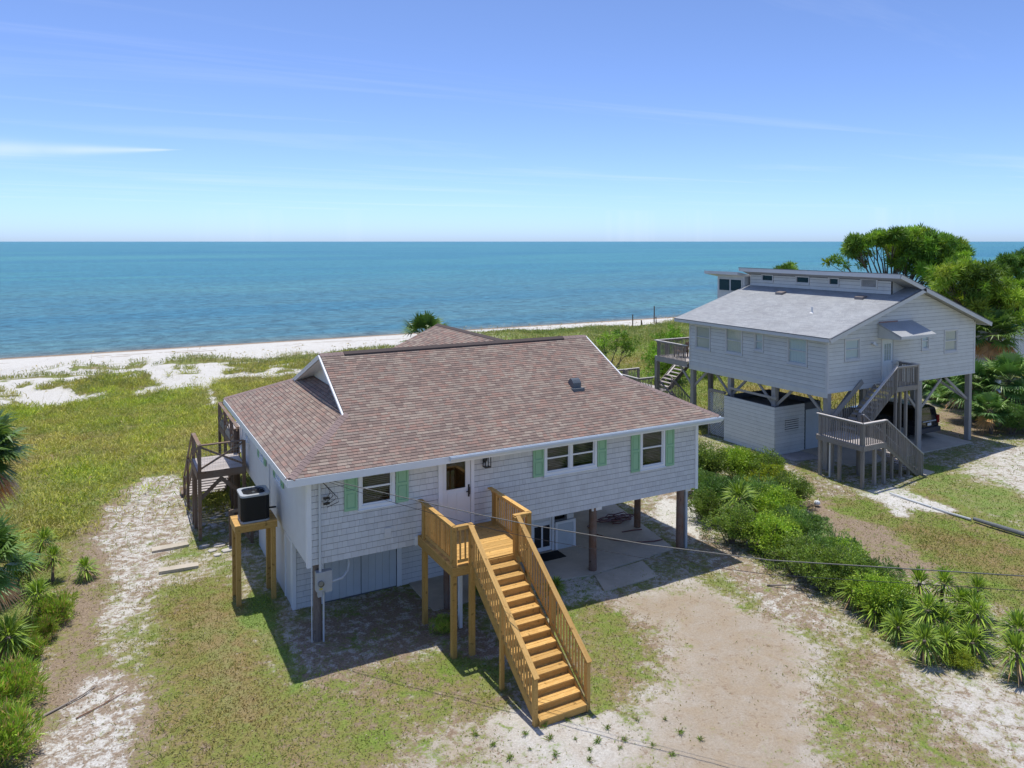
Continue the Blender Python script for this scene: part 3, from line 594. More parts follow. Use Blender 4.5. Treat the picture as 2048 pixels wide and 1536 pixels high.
# ------------------------------------------------------------------ roof of the near house
EX0, EX1, EY0, EY1, EZ = 4.35, 19.85, 20.5, 32.5, 4.91; PT = 0.5066; RY, RZ = 25.54, 7.463; PB = (RZ-EZ)/(EY1-RY); GX0, GX1 = 6.5, 17.3; GW0, GW1 = 7.0, 16.8
zf = lambda Y: EZ+PT*(Y-EY0); zb = lambda Y: EZ+PB*(EY1-Y); zl = lambda X: EZ+PT*(X-EX0); zr = lambda X: EZ+PT*(EX1-X)
yb_l = lambda X: EY1-(zl(X)-EZ)/PB; yb_r = lambda X: EY1-(zr(X)-EZ)/PB
roof = MB()
def sheet(pts, th=0.14, mi=0):
    P = [Vector(p) for p in pts]; roof.prism([p-Vector((0, 0, th)) for p in P], (0, 0, th-0.001), mi)
fG = EY0+(GX0-EX0); fC = EY0+(EX1-GX1)
sheet([(EX0, EY0, EZ), (EX1, EY0, EZ), (GX1, fC, zf(fC)), (GX1, RY, RZ), (GX0, RY, RZ), (GX0, fG, zf(fG))])
fi = EY0+(GW0-EX0); sheet([(EX0, EY0, EZ-.002), (GX0, fG, zl(GX0)-.002), (GW0, fi, zl(GW0)-.002), (GW0, yb_l(GW0), zl(GW0)-.002), (GX0, yb_l(GX0), zl(GX0)-.002), (EX0, EY1, EZ-.002)], 0.137)
fi = EY0+(EX1-GW1); sheet([(EX1, EY0, EZ-.002), (EX1, EY1, EZ-.002), (GX1, yb_r(GX1), zr(GX1)-.002), (GW1, yb_r(GW1), zr(GW1)-.002), (GW1, fi, zr(GW1)-.002), (GX1, fC, zr(GX1)-.002)], 0.137)
sheet([(EX0, EY1, EZ-.004), (GX0, yb_l(GX0), zb(yb_l(GX0))-.004), (GX0, RY+.003, RZ-.004), (GX1, RY+.003, RZ-.004), (GX1, yb_r(GX1), zb(yb_r(GX1))-.004), (EX1, EY1, EZ-.004)], 0.134)
ro = roof.build('roof', M['ridge_vent'], house)  # dark base shows between courses as painted butt shadows
def noisecol(u, v, rd):
    n = vnoise(np.array(u*1.0+5), np.array(v*2.2+3), 1.1, 2); x = rd.random()*0.72+float(n)*0.28
    return [2, 6, 0, 3, 7, 5, 1, 4][min(7, max(0, int((x-0.08)/0.84*8)))] if rd.random() < 0.75 else rd.randrange(8)
sl = math.hypot(1, PT); cs = 1/sl; sn = PT/sl
frRF = Fr((EX0, EY0, EZ), (1, 0, 0), (0, cs, sn), (0, -sn, cs))
def bF(v):
    y = v*cs; return ((y if y < GX0-EX0 else GX0-EX0), (EX1-EX0-y if y < EX1-GX1 else GX1-EX0))
tF = courses(frRF, (RY-EY0)*sl, 0.122, bF, [0.13, 0.18, 0.23, 0.29], 0.01, 8, seed=11, colfn=noisecol)
frRL = Fr((EX0, EY1, EZ), (0, -1, 0), (cs, 0, sn), (-sn, 0, cs))
tL = courses(frRL, (GW0-EX0-.01)*sl, 0.122, lambda v: (EY1-yb_l(EX0+v*cs), EY1-(EY0+v*cs)), [0.13, 0.18, 0.23, 0.29], 0.01, 8, seed=12, colfn=noisecol)
lay_shingles(ro, 'shingle', [(frRF, tF), (frRL, tL)], M['shingle'], 0.016, 0.004, -0.010)
# hip caps, ridge vent
def caps(p, q, n1, n2, step=0.145, w=0.15):
    p, q = Vector(p), Vector(q); d = (q-p); L = d.length; d.normalize(); n1 = Vector(n1).normalized(); n2 = Vector(n2).normalized()
    s1 = d.cross(n1).normalized(); s2 = d.cross(n2).normalized(); up = (n1+n2).normalized()
    if s1.dot(n2) > 0: s1 = -s1
    if s2.dot(n1) > 0: s2 = -s2
    me = None; k = 0; base = []
    for hh, l in ((0.028, -0.02), (0.014, step+0.05)):
        base += [s1*w+n1*(hh-.012)+d*l, up*(hh+0.012)+d*l, s2*w+n2*(hh-.012)+d*l]
    me = bpy.data.meshes.new('hip_cap'); low = [b-up*0.03 for b in base]
    me.from_pydata([tuple(b) for b in base+low], [], [(0, 1, 4, 3), (1, 2, 5, 4), (0, 6, 7, 1), (1, 7, 8, 2), (0, 3, 9, 6), (2, 8, 11, 5)]); me.materials.append(M['cap'])
    while k*step < L-0.05:
        place(bpy.data.objects.new('hip_cap', me), ro, Matrix.Translation(p+d*(k*step))); k += 1
nF, nL, nR, nB = (0, -sn, cs), (-sn, 0, cs), (sn, 0, cs), (0, PB, 1)
caps((EX0+.05, EY0+.05, EZ+.025), (GX0, fG, zf(fG)), nF, nL); caps((EX1-.05, EY0+.05, EZ+.025), (GX1, fC, zf(fC)), nF, nR); caps((EX0+.05, EY1-.07, EZ+.03), (GX0, yb_l(GX0), zl(GX0)), nL, nB)
caps((GX0, RY, RZ+.01), (7.35, RY, RZ+.01), nF, nB); caps((16.1, RY, RZ+.01), (GX1, RY, RZ+.01), nF, nB)
mb = MB(); mb.prism([(7.3, RY-.17, RZ-.06), (7.3, RY-.17, RZ-.02), (7.3, RY, RZ+.06), (7.3, RY+.19, RZ-.01), (7.3, RY+.19, RZ-.05), (7.3, RY, RZ+.02)], (8.9, 0, 0)); mb.build('ridge_vent', M['ridge_vent'], ro)
# gablets: recessed gable wall, rake boards
for gw, gx, zz, ybk, s in ((GW0, GX0, zl, yb_l, 1), (GW1, GX1, zr, yb_r, -1)):
    fY = EY0+PT*0+(zz(gw)-EZ)/PT; bY = ybk(gw); mb = MB(); z0 = zz(gw)-.1
    mb.prism([(gw, fY-.15, z0), (gw, bY+.2, z0), (gw, RY, RZ-.16)], (s*.08, 0, 0)); gt = mb.build('gable_wall', M['soffit'], ro)
    f0 = EY0+abs(gx-(EX0 if s > 0 else EX1)); b0 = ybk(gx)
    for (ya, za, yb_, zb_) in ((f0, zf(f0), RY, RZ), (b0, zb(b0), RY, RZ)):
        mb = MB(); mb.beam((gx-s*.03, ya, za-.075), (gx-s*.03, yb_, zb_-.075), .035, .13); mb.beam((gx-s*.055, ya, za-.03), (gx-s*.055, yb_, zb_-.03), .03, .05); mb.build('rake_board', M['white'], ro)
    for Ya, Yb, zfun in ((f0, RY, zf), (b0, RY, zb)):
        MB().prism([(gx+s*.01, Ya, zfun(Ya)-.152), (gw, Ya, zfun(Ya)-.152), (gw, Yb, zfun(Yb)-.152), (gx+s*.01, Yb, zfun(Yb)-.152)], (0, 0, .01)).build('rake_soffit', M['white'], ro)
# fascia, gutter, soffit
mb = MB(); mb.box(EX0-.02, EX1+.02, EY0-.03, EY0, EZ-.21, EZ-.005); mb.box(EX0-.03, EX0, EY0, EY1, EZ-.21, EZ-.005); mb.box(EX1, EX1+.03, EY0, EY1, EZ-.21, EZ-.005); mb.box(EX0, EX1, EY1, EY1+.03, EZ-.21, EZ-.005)
mb.build('fascia', M['white'], ro)
mb = MB(); mb.box(EX0, EX1, EY0, HY0-.001, EZ-.205, EZ-.17); mb.box(EX0, HX0-.001, HY0, EY1, EZ-.205, EZ-.17); mb.box(HX1+.001, EX1, HY0, EY1, EZ-.205, EZ-.17); mb.box(HX0, HX1, HY1+.001, EY1, EZ-.205, EZ-.17); mb.build('soffit', M['soffit'], ro)
gx0 = 9.05; prof = [(-.034, -.14), (-.034, -.01), (-.045, -.01), (-.045, -.13), (-.12, -.13), (-.155, -.06), (-.155, -.02), (-.145, -.005), (-.165, -.005), (-.168, -.065), (-.125, -.145)]
mb = MB(); mb.prism([(gx0, EY0+a, EZ+b) for a, b in prof], (EX1-gx0+.02, 0, 0)); mb.prism([(gx0-.006, EY0+a, EZ+b) for a, b in ((-.034, -.14), (-.034, 0), (-.168, 0), (-.168, -.065), (-.125, -.145))], (.006, 0, 0)); gt = mb.build('gutter', M['gutter'], house)
# roof vent hood
vx, vy = 15.0, 22.8; vz = zf(vy); hood = MB()
hood.prism([(vx-.17, vy-.17, vz-.06)]+[(vx-.17, vy-.17+.34*k/8, vz+.14+.15*math.sin(math.pi*k/8)) for k in range(9)]+[(vx-.17, vy+.17, vz)], (.34, 0, 0))
hood.box(vx-.24, vx+.24, vy-.3, vy+.05, vz-.15, vz-.04); hood.build('vent_hood', M['ventgrey'], ro)
# seaward wing: gable roof running towards the sea
WX, WY1, WZ = 15.24, 36.0, 7.04; PW = 0.44; wl0, wl1 = WX-4.7, WX+4.2; wing = MB()
ymeet = lambda z: EY1-(z-EZ)/PB
zl0 = WZ-PW*(WX-wl0); zl1 = WZ-PW*(wl1-WX)
for (xe, ze) in ((wl0, zl0), (wl1, zl1)):
    P = [(WX, ymeet(WZ), WZ), (WX, WY1, WZ), (xe, WY1, ze), (xe, min(ymeet(ze), EY1), ze)]; wing.prism([Vector(p)-Vector((0, 0, .14)) for p in P], (0, 0, .139))
wo = wing.build('wing_roof', M['shingle'][3], house)
sw = math.hypot(1, PW); frW = Fr((wl0, WY1, zl0), (0, -1, 0), (1/sw, 0, PW/sw), (-PW/sw, 0, 1/sw))
tW = courses(frW, (WX-wl0)*sw, 0.122, lambda v: (0, WY1-ymeet(zl0+v*PW/sw)-.1 if zl0+v*PW/sw > EZ else WY1-EY1), [0.21, 0.27, 0.34], 0.01, 8, seed=14, colfn=noisecol)
lay_shingles(wo, 'wing_shingle', [(frW, tW)], M['shingle'], 0.014, 0.004, -0.010, keep=0)
mb = MB(); mb.prism([(WX-.17, ymeet(WZ), WZ-.045), (WX, ymeet(WZ), WZ+.035), (WX+.17, ymeet(WZ), WZ-.045), (WX, ymeet(WZ), WZ-.02)], (0, WY1-ymeet(WZ), 0)); mb.build('wing_ridge_cap', M['ridge_vent'], wo)
box('wing_wall', wl0+.5, wl1-.5, HY1+.02, WY1-.45, HZ0, EZ-.1, M['siding_left'], house)
mb = MB(); mb.prism([(wl0+.5, WY1-.5, EZ-.09), (wl1-.5, WY1-.5, EZ-.09), (WX, WY1-.5, WZ-.2)], (0, .1, 0)); mb.build('wing_gable', M['siding_left'], house)
# ------------------------------------------------------------------ stilts and the enclosed ground floor
def pile(x, y, r, z0, z1, mat, parent, name='pile'):
    mb = MB(); mb.tube([(x, y, z0), (x+random.uniform(-.02, .02), y, (z0+z1)/2), (x, y, z1)], [r*1.05, r, r*.97], 14); return mb.build(name, mat, parent, smooth=False)
for x, y, r in ((14.71, 21.2, .135), (18.66, 21.28, .14), (18.5, 23.6, .13), (18.5, 27.5, .13), (14.9, 27.6, .13), (18.5, 31.2, .13), (9.25, 21.15, .10)): pile(x, y, r, -.35, HZ0+.02, M['pile'], house)
pile(5.27, 21.2, .12, -.35, HZ0+.02, wood('grey_brown_pile', (0.13, 0.10, 0.085), (0.24, 0.20, 0.17), 0.8, 0.1), house)
for x, y in ((18.83, 21.30),): box('post_casing', x, x+.1, y-.12, y+.10, -.05, HZ0-.1, M['pvc'], house); box('bracket', x-.02, x+.22, y-.14, y+.1, HZ0-.16, HZ0-.01, M['white'], house)
box('bracket', 14.6, 15.0, 21.08, 21.3, HZ0-.14, HZ0-.01, M['white'], house)
for x, y in ((9.12, 19.9), (9.35, 21.05)): box('support_post', x-.05, x+.05, y-.05, y+.05, -.2, HZ0+.2, M['white'], house)
SX0, SX1, SY0, SY1 = 5.06, 15.3, 23.3, 29.0
frS = Fr((0, SY0, 0), (1, 0, 0), (0, 0, 1), (0, -1, 0)); frSL = Fr((SX0, 0, 0), (0, -1, 0), (0, 0, 1), (-1, 0, 0))
OPN = [(6.0, 8.4, 0.02, 2.0), (13.55, 14.35, 0.05, 2.06), (14.45, 14.95, 1.1, 2.0)]
sw_ = rect_wall(frS, SX0, SX1, -.15, HZ0, OPN, -0.12, 0).build('ground_floor_wall', M['siding_back'], house)
tS = courses(Fr(frS(SX0+.1, 0, 0), frS.u, frS.v, frS.n), HZ0, 0.178, lambda v: (0, SX1-SX0-.1), [0.15, 0.19, 0.23], .018, 1, [(h[0]-SX0-.1-.06, h[1]-SX0-.1+.06, h[2]-.1, h[3]+.06) for h in OPN], seed=8)
lay_shingles(sw_, 'ground_floor_shingle', [(Fr(frS(SX0+.1, 0, 0), frS.u, frS.v, frS.n), tS)], [M['siding_main']], 0.020, 0.004, -0.018, keep=0)
box('ground_floor_wall', SX0, SX0+.12, SY0+.12, SY1, -.15, HZ0, M['siding_left'], house)
box('ground_floor_wall', SX1-.12, SX1, SY0+.12, SY1+2, -.15, HZ0, M['siding_left'], house)
mb = MB(); mb.box(SX0-.03, SX0+.09, SY0-.03, SY0, 0, HZ0-.02); mb.box(SX0-.03, SX0, SY0, SY0+.1, 0, HZ0-.02); mb.build('corner_board', M['white'], house)
mb = MB()  # side access door on the flank wall
for a, b in ((-24.4, -24.32), (-23.52, -23.44)): mb.fbox(frSL, a, b, 0, 2.1, 0, .03)
mb.fbox(frSL, -24.32, -23.52, 2.02, 2.1, 0, .03); mb.build('side_door_trim', M['white'], house)
for k in range(2):   # double panel doors, each of vertical boards
    u0 = 6.02+k*1.19; d_ = MB(); d_.fbox(frS, u0, u0+1.17, .03, 1.99, -.05, -.02); dd = d_.build('shed_door', M['shed_paint'], house)
    for j in range(5): MB().fbox(frS, u0+j*.234+.004, u0+(j+1)*.234-.004, .03, 1.99, -.02, -.004).build('door_board', M['shed_paint'], dd)
box('door_trim', 8.4, 8.56, SY0-.035, SY0, 0, HZ0-.05, M['white'], house); box('door_trim', 5.88, 6.0, SY0-.035, SY0, 0, HZ0-.05, M['white'], house)
box('header_beam', 5.3, 8.3, SY0-.5, SY0-.44, HZ0-.24, HZ0-.02, M['brownwood'], house)
# screen door and low panel beside it
mb = MB(); a, b, c, d = OPN[1]
for q in ((a, a+.07, c, d), (b-.07, b, c, d), (a+.07, b-.07, c, c+.14), (a+.07, b-.07, .98, 1.12), (a+.07, b-.07, d-.08, d), ((a+b)/2-.03, (a+b)/2+.03, c+.14, .98)): mb.fbox(frS, *q, -.06, -.01)
sd = mb.build('screen_door', M['white'], house); MB().fbox(frS, a+.05, b-.05, c+.1, .98, -.05, -.04).build('screen', M['screen'], sd); MB().fbox(frS, a+.05, b-.05, 1.12, 1.75, -.05, -.04).build('screen', M['soffit'], sd); MB().fbox(frS, a+.05, b-.05, 1.75, d-.05, -.052, -.042).build('screen', M['screen'], sd)
box('door_trim', a-.1, a, SY0-.04, SY0, 0, HZ0-.05, M['white'], house); box('door_trim', b, b+.09, SY0-.04, SY0, 0, HZ0-.05, M['white'], house)
mb = MB(); mb.fbox(frS, 14.5, 15.3, .03, .98, .03, .07); lp = mb.build('half_wall_panel', M['shed_paint'], house)
mb = MB()
for q in ((14.46, 14.56, .03, 1.05), (15.24, 15.34, .03, 1.05), (14.56, 15.24, .96, 1.05)): mb.fbox(frS, *q, .06, .09)
mb.build('panel_trim', M['white'], lp); MB().fbox(frS, 14.45, 14.95, 1.1, 2.0, -.1, -.09).build('dark_window', M['glass_dark'], house)
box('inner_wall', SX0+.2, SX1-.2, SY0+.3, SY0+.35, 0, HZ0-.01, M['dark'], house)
# electric meter, mast and conduit
mt = thing('electric_meter', 'grey electric meter box with conduit mast on the corner post under the eave', 'meter', (5.35, 20.95, 0))
mb = MB(); mb.box(5.17, 5.42, 20.88, 21.06, 1.52, 2.06); mb.box(5.42, 5.62, 20.90, 21.06, 1.45, 2.05); mb.box(5.22, 5.34, 20.9, 21.0, 1.35, 1.52); mb.box(5.16, 5.43, 20.86, 20.88, 1.98, 2.06); mb.build('meter_box', M['greymetal'], mt)
mb = MB(); mb.tube([(5.295, 20.88, 1.74), (5.295, 20.80, 1.74)], [.085, .08], 18); mb.build('dial', glassmat('meter_glass', (.8, .8, .78), .7), mt); MB().tube([(5.295, 20.879, 1.74), (5.295, 20.86, 1.74)], .07, 18).build('dial_plate', M['whitepvc'], mt)
box('seal_tag', 5.25, 5.34, 20.872, 20.882, 1.56, 1.61, painted('yellow_tag', (.6, .5, .1)), mt)
MB().tube([(5.29, 20.92, 2.0), (5.29, 20.92, 4.55), (5.29, 20.90, 4.62), (5.29, 20.84, 4.68)], [.037, .037, .05, .05], 12).build('mast', M['pvc'], mt)
MB().tube([(5.62, 21.0, 1.68), (5.95, 21.05, 1.70), (6.15, 21.2, 1.80), (6.22, 21.3, 2.0), (6.22, 21.3, 2.3)], .035, 10).build('conduit', M['pvc'], mt)
MB().tube([(5.40, 21.0, 1.5), (5.40, 21.02, 0.0)], .028, 10).build('conduit', M['pvc'], mt)
MB().tube([(5.09, 21.1, 2.2), (5.09, 21.1, 0)], .012, 8).build('ground_wire', M['white'], mt)
for k in range(4):
    a = [Vector((5.33, 20.85, 4.62)), Vector((5.45+.1*k, 20.78, 4.50-.12*k)), Vector((5.55+.08*k, 20.78, 4.3-.1*k)), Vector((5.42+.02*k, 20.86, 4.05-.06*k))]
    MB().tube(a, .010, 6).build('drip_loop', M['black'], mt)
for z in (4.13, 3.98): box('connector', 5.38, 5.55, 20.83, 20.88, z-.03, z+.03, M['black'], mt)
mb = MB(); mb.tube([(HX0-.07, 31.95, 4.7), (HX0-.07, 31.95, 3.0), (HX0-.02, 31.8, 2.75), (HX0-.02, 31.75, 2.3)], .045, 10); mb.build('downspout', M['white'], house)
# service drop to the street
ca = [(5.42, 20.75, 4.70), (6.4, 19.53, 4.58), (7.39, 18.31, 4.47), (8.3, 17.15, 4.375), (9.26, 15.99, 4.30), (11.11, 13.7, 4.26), (12.76, 11.64, 4.34), (15.7, 8.0, 4.79), (18.5, 4.5, 5.5), (22, .2, 6.6)]
tag(MB().tube(ca, .012, 8).build('power_cable', metal('weathered_cable', (0.07, 0.07, 0.07), .45)), 'thick service cable sagging from the eave corner across the yard to the right', 'cable')
ca2 = [(x+.05, y+.05, z-.06-.30*(1-((i-5)/5.5)**2)) if 0 < i < 9 else (x+.1, y, z-.1) for i, (x, y, z) in enumerate(ca)]
tag(MB().tube(ca2, .006, 6).build('phone_wire', M['black']), 'thin dark wire sagging just below the service cable', 'cable')
# ------------------------------------------------------------------ new timber entry stair
stair = thing('entry_staircase', 'new yellow pine entry deck and staircase leading up to the white front door', 'staircase', (9.5, 17, 0))
P, P2 = M['pine'], M['pine2']; DX0, DX1, DY0, DY1, DZ = 8.22, 10.72, 18.47, 20.96, 2.53; TX0, TX1 = 8.86, 10.12; RISE = DZ/14; RUN = 0.277
nb = 18; w = (DY1-DY0)/nb
for k in range(nb): box('deck_board', DX0, DX1, DY0+k*w+.003, DY0+(k+1)*w-.003, DZ-.035, DZ+random.uniform(-.002, .002), P, stair)
box('rim_joist', DX0+.01, DX1-.01, DY0-.03, DY0+.01, DZ-.29, DZ-.037, P2, stair)
for x in (DX0, DX1-.04): box('rim_joist', x+.001, x+.039, DY0+.011, DY1, DZ-.29, DZ-.037, P2, stair)
for k in range(4): box('joist', 8.75+k*.5, 8.79+k*.5, DY0+.012, DY1, DZ-.26, DZ-.037, P2, stair)
box('ledger', DX0-.09, DX0-.004, HY0-.045, HY0-.021, DZ-.30, DZ-.02, M['white'], stair)
RT = 3.60
posts = [(8.305, 20.62), (8.305, 18.555), (8.80, 18.44), (10.18, 18.44), (10.635, 18.555), (10.635, 20.62)]
for x, y in posts: box('post', x-.07, x+.07, y-.07, y+.07, -.25, RT-.04, P2, stair)
def rail(p, q, cap=True, inset=(.09, .09), name='baluster', mat=P, par=stair, zt=RT, zb_=DZ+.10, gap=.125, capm=None, capw=.14, drop=0.0, bs=.038, ncap='top_rail'):
    """level railing between two plan points"""
    p, q = Vector((*p, 0)), Vector((*q, 0)); d = (q-p); L = d.length; d.normalize()
    if cap: beam(ncap, (p-d*.05)+Vector((0, 0, zt-.02)), (q+d*.05)+Vector((0, 0, zt-.02)), capw, .038, capm or mat, par)
    a = p+d*inset[0]; b = q-d*inset[1]
    beam('upper_rail', a+Vector((0, 0, zt-.085)), b+Vector((0, 0, zt-.085)), .04, .088, mat, par)
    if not drop: beam('bottom_rail', a+Vector((0, 0, zb_)), b+Vector((0, 0, zb_)), .04, .088, mat, par)
    n = max(1, int((b-a).length/gap)); 
    for k in range(n):
        c = a+(b-a)*((k+.5)/n); side = Vector((-d.y, d.x, 0))*(.041 if drop else 0)
        z0 = zb_-drop if drop else zb_+.045; z1 = zt-.13 if not drop else zt-.045
        box(name, c.x+side.x-bs/2, c.x+side.x+bs/2, c.y+side.y-bs/2, c.y+side.y+bs/2, z0, z1, mat, par)
rail((8.305, 18.555), (8.305, 20.93)); rail((10.635, 18.555), (10.635, 20.93))
rail((8.305, 18.50), (8.80, 18.50), inset=(.10, .09), gap=.14); rail((10.18, 18.50), (10.635, 18.50), inset=(.09, .10), gap=.14)
for k in range(1, 14):
    z = DZ-k*RISE; y1 = DY0-(k-1)*RUN-.03; y0 = DY0-k*RUN-.055
    mb = MB(); mb.box(TX0, TX1, y0, (y0+y1)/2-.004, z-.035, z); mb.box(TX0, TX1, (y0+y1)/2+.004, y1-.004, z-.035, z); mb.build('tread', P, stair)
    box('riser', TX0+.001, TX1-.001, y1-.003, y1+.018, z+.001, z+RISE-.036, P2, stair)
box('riser', TX0+.001, TX1-.001, DY0-13*RUN-.035, DY0-13*RUN-.015, .0, RISE-.037, P2, stair)
sy1 = DY0-13*RUN-.05
for x in (TX0-.025, TX1+.025):
    mb = MB(); mb.prism([(x-.02, DY0-.035, DZ-.04), (x-.02, DY0-.035, DZ-.42), (x-.02, sy1+.32, 0.0), (x-.02, sy1, 0.0), (x-.02, sy1, .16)], (.04, 0, 0)); mb.build('stringer', P2, stair)
    px = x-.08 if x < 9 else x+.08
    for (y, zt) in ((14.94, 1.12), (16.6, 2.25)): box('post', px-.05, px+.05, y-.05, y+.05, -.25, zt, P2, stair)
    A, B = Vector((px, 18.42, RT-.02)), Vector((px, 14.86, 1.155)); sd = (B-A)
    beam('hand_rail', A, B, .14, .038, P, stair); beam('upper_rail', A+Vector((0, -.02, -.075)), B+Vector((0, .06, -.035)), .04, .09, P2, stair)
    beam('bottom_rail', A+Vector((0, -.02, -.98)), B+Vector((0, .06, -.90)), .04, .088, P2, stair)
    n = 26
    for k in range(n):
        t = (k+.6)/n; c = A+sd*t
        if abs(c.y-16.6) < .06: continue
        box('baluster', c.x-.019, c.x+.019, c.y-.019, c.y+.019, c.z-.96, c.z-.09, P, stair)
# ------------------------------------------------------------------ air conditioner on its stand
st = thing('condenser_stand', 'tall four legged pine stand under the air conditioner at the side wall', 'stand', (4.15, 24.8, 0))
AX0, AX1, AY0, AY1, AZ = 3.53, 4.80, 24.28, 25.30, 2.53
for k in range(8): box('board', AX0, AX1, AY0+k*.1275+.002, AY0+(k+1)*.1275-.002, AZ-.035, AZ, P, st)
for a in ((AX0, AX1, AY0+.001, AY0+.039), (AX0, AX1, AY1-.039, AY1-.001), (AX0+.001, AX0+.039, AY0+.04, AY1-.04), (AX1-.039, AX1-.001, AY0+.04, AY1-.04)): box('rim_joist', *a, AZ-.23, AZ-.037, P2, st)
for x in (AX0+.11, AX1-.11):
    for y in (AY0+.11, AY1-.11): box('leg', x-.069, x+.069, y-.069, y+.069, -.25, AZ-.038, P2, st)
ac = thing('air_conditioner', 'black air conditioner condenser with pale rounded top on a pine stand', 'air conditioner', (4.17, 24.8, AZ))
def rrect(cx, cy, hx, hy, r, n=5): return [(cx+sx*(hx-r)+r*math.cos(a), cy+sy*(hy-r)+r*math.sin(a)) for (sx, sy, a0) in ((1, 1, 0), (-1, 1, 90), (-1, -1, 180), (1, -1, 270)) for a in [math.radians(a0+90*k/n) for k in range(n+1)]]
cx, cy = 4.17, 24.8; z0 = AZ
MB().prism([(x, y, z0) for x, y in rrect(cx, cy, .44, .44, .14)], (0, 0, .05)).build('base_pan', M['greymetal'], ac)
MB().prism([(x, y, z0+.05) for x, y in rrect(cx, cy, .405, .405, .13)], (0, 0, .76)).build('coil', M['dark'], ac)
gm = MB()
for k in range(24):
    z = z0+.075+k*.0305; ring = rrect(cx, cy, .43, .43, .14); n = len(ring)
    inn = rrect(cx, cy, .41, .41, .13)
    gm.add([(x, y, z) for x, y in ring]+[(x, y, z+.017) for x, y in ring]+[(x, y, z+.022) for x, y in inn], [(i, (i+1) % n, n+(i+1) % n, n+i) for i in range(n)]+[(n+i, n+(i+1) % n, 2*n+(i+1) % n, 2*n+i) for i in range(n)])
for (x, y) in rrect(cx, cy, .433, .433, .14)[::3]: gm.box(x-.008, x+.008, y-.008, y+.008, z0+.05, z0+.82)
gm.build('louvre_grille', M['black'], ac, fixn=False)
top = rrect(cx, cy, .45, .45, .15, 6); n = len(top); cir = [(cx+.41*math.cos(math.atan2(y-cy, x-cx)), cy+.41*math.sin(math.atan2(y-cy, x-cx))) for x, y in top]; zt = z0+.81
tm = MB(); tm.add([(x, y, zt) for x, y in top]+[(x, y, zt+.06) for x, y in top]+[(x, y, zt+.065) for x, y in cir]+[(x, y, zt-.05) for x, y in cir],
    [(i, (i+1) % n, n+(i+1) % n, n+i) for i in range(n)]+[(n+i, n+(i+1) % n, 2*n+(i+1) % n, 2*n+i) for i in range(n)]+[(2*n+i, 2*n+(i+1) % n, 3*n+(i+1) % n, 3*n+i) for i in range(n)]); tp = tm.build('top_cover', M['greymetal'], ac, fixn=False)
wm = MB()
for r in (.1, .2, .3):
    wm.tube([(cx+r*math.cos(a*.3142), cy+r*math.sin(a*.3142), zt+.075) for a in range(21)], .005, 5, cap=False)
for k in range(12): wm.tube([(cx+.05*math.cos(k*.5236), cy+.05*math.sin(k*.5236), zt+.08), (cx+.34*math.cos(k*.5236), cy+.34*math.sin(k*.5236), zt+.08)], .005, 5)
wm.build('fan_guard', M['black'], ac); fm = MB()
for k in range(4):
    a = k*1.5708+.4; fm.add([(cx+r*math.cos(a+d), cy+r*math.sin(a+d), zt-.04+h) for r, d, h in ((.06, -.3, 0), (.31, -.35, 0), (.31, .35, .05), (.06, .3, .03))], [(0, 1, 2, 3)])
fm.tube([(cx, cy, zt-.06), (cx, cy, zt+.02)], .06, 10); fm.build('fan', M['ventgrey'], ac, fixn=False)
tag(MB().tube([(4.62, 25.1, AZ+.15), (4.85, 25.15, AZ+.12), (4.93, 25.2, AZ+.1)], .03, 8).build('refrigerant_line', M['black'], ac))
# ------------------------------------------------------------------ weathered deck and stair on the flank and back
rd = thing('rear_deck', 'weathered brown timber deck with cross braced rails and stairs behind the near house', 'deck', (4, 32, 0))
B = M['brownwood']; LZ = 2.62; LX0, LX1, LY0, LY1 = 3.12, 4.82, 30.4, 32.45
for k in range(12): box('deck_board', LX0, LX1, LY0+k*.171+.004, LY0+(k+1)*.171-.004, LZ-.035, LZ, M['deckgrey'], rd)
for a in ((LX0, LX1, LY0-.04, LY0-.001), (LX0, LX1, LY1+.001, LY1+.04), (LX0-.04, LX0-.001, LY0, LY1), (LX1+.001, LX1+.04, LY0, LY1)): box('rim_joist', *a, LZ-.27, LZ+.0, B, rd)
for x, y, t in ((3.18, 30.44, 3.62), (3.18, 31.9, LZ-.04), (3.18, 32.5, 3.62), (4.78, 30.44, 3.62), (4.76, 32.5, 3.62), (4.76, 33.3, LZ)): box('post', x-.06, x+.06, y-.06, y+.06, -.3, t, B, rd)
def xrail(p, q, zt, zb_, slope=0.0, mat=B):
    p, q = Vector(p), Vector(q)
    if slope == 0: beam('top_rail', p+Vector((0, 0, zt)), q+Vector((0, 0, zt)), .14, .04, mat, rd)
    a0, a1 = p+Vector((0, 0, zb_)), q+Vector((0, 0, zt-.06)); b0, b1 = p+Vector((0, 0, zt-.06)), q+Vector((0, 0, zb_))
    beam('cross_brace', a0, a1, .04, .07, mat, rd); d = (q-p).normalized(); s = Vector((-d.y, d.x, 0))*.045; beam('cross_brace', b0+s, b1+s, .04, .07, mat, rd)
xrail((3.18, 30.44, 0), (4.78, 30.44, 0), 3.62, LZ+.08); xrail((3.18, 30.44, 0), (3.18, 32.5, 0), 3.62, LZ+.08)
mesh_ = MB()
for k in range(16): mesh_.beam((3.26+k*.095, 30.40, LZ+.02), (3.26+k*.095, 30.40, 3.58), .004, .004)
for k in range(9): mesh_.beam((3.2, 30.398, LZ+.08+k*.1), (4.76, 30.398, LZ+.08+k*.1), .004, .004)
mesh_.build('wire_mesh', M['greymetal'], rd)
for s in (1, -1): beam('knee_brace', (3.95+s*.78, 30.44, 1.55), (3.95-s*.05, 30.44, LZ-.3), .04, .14, B, rd)
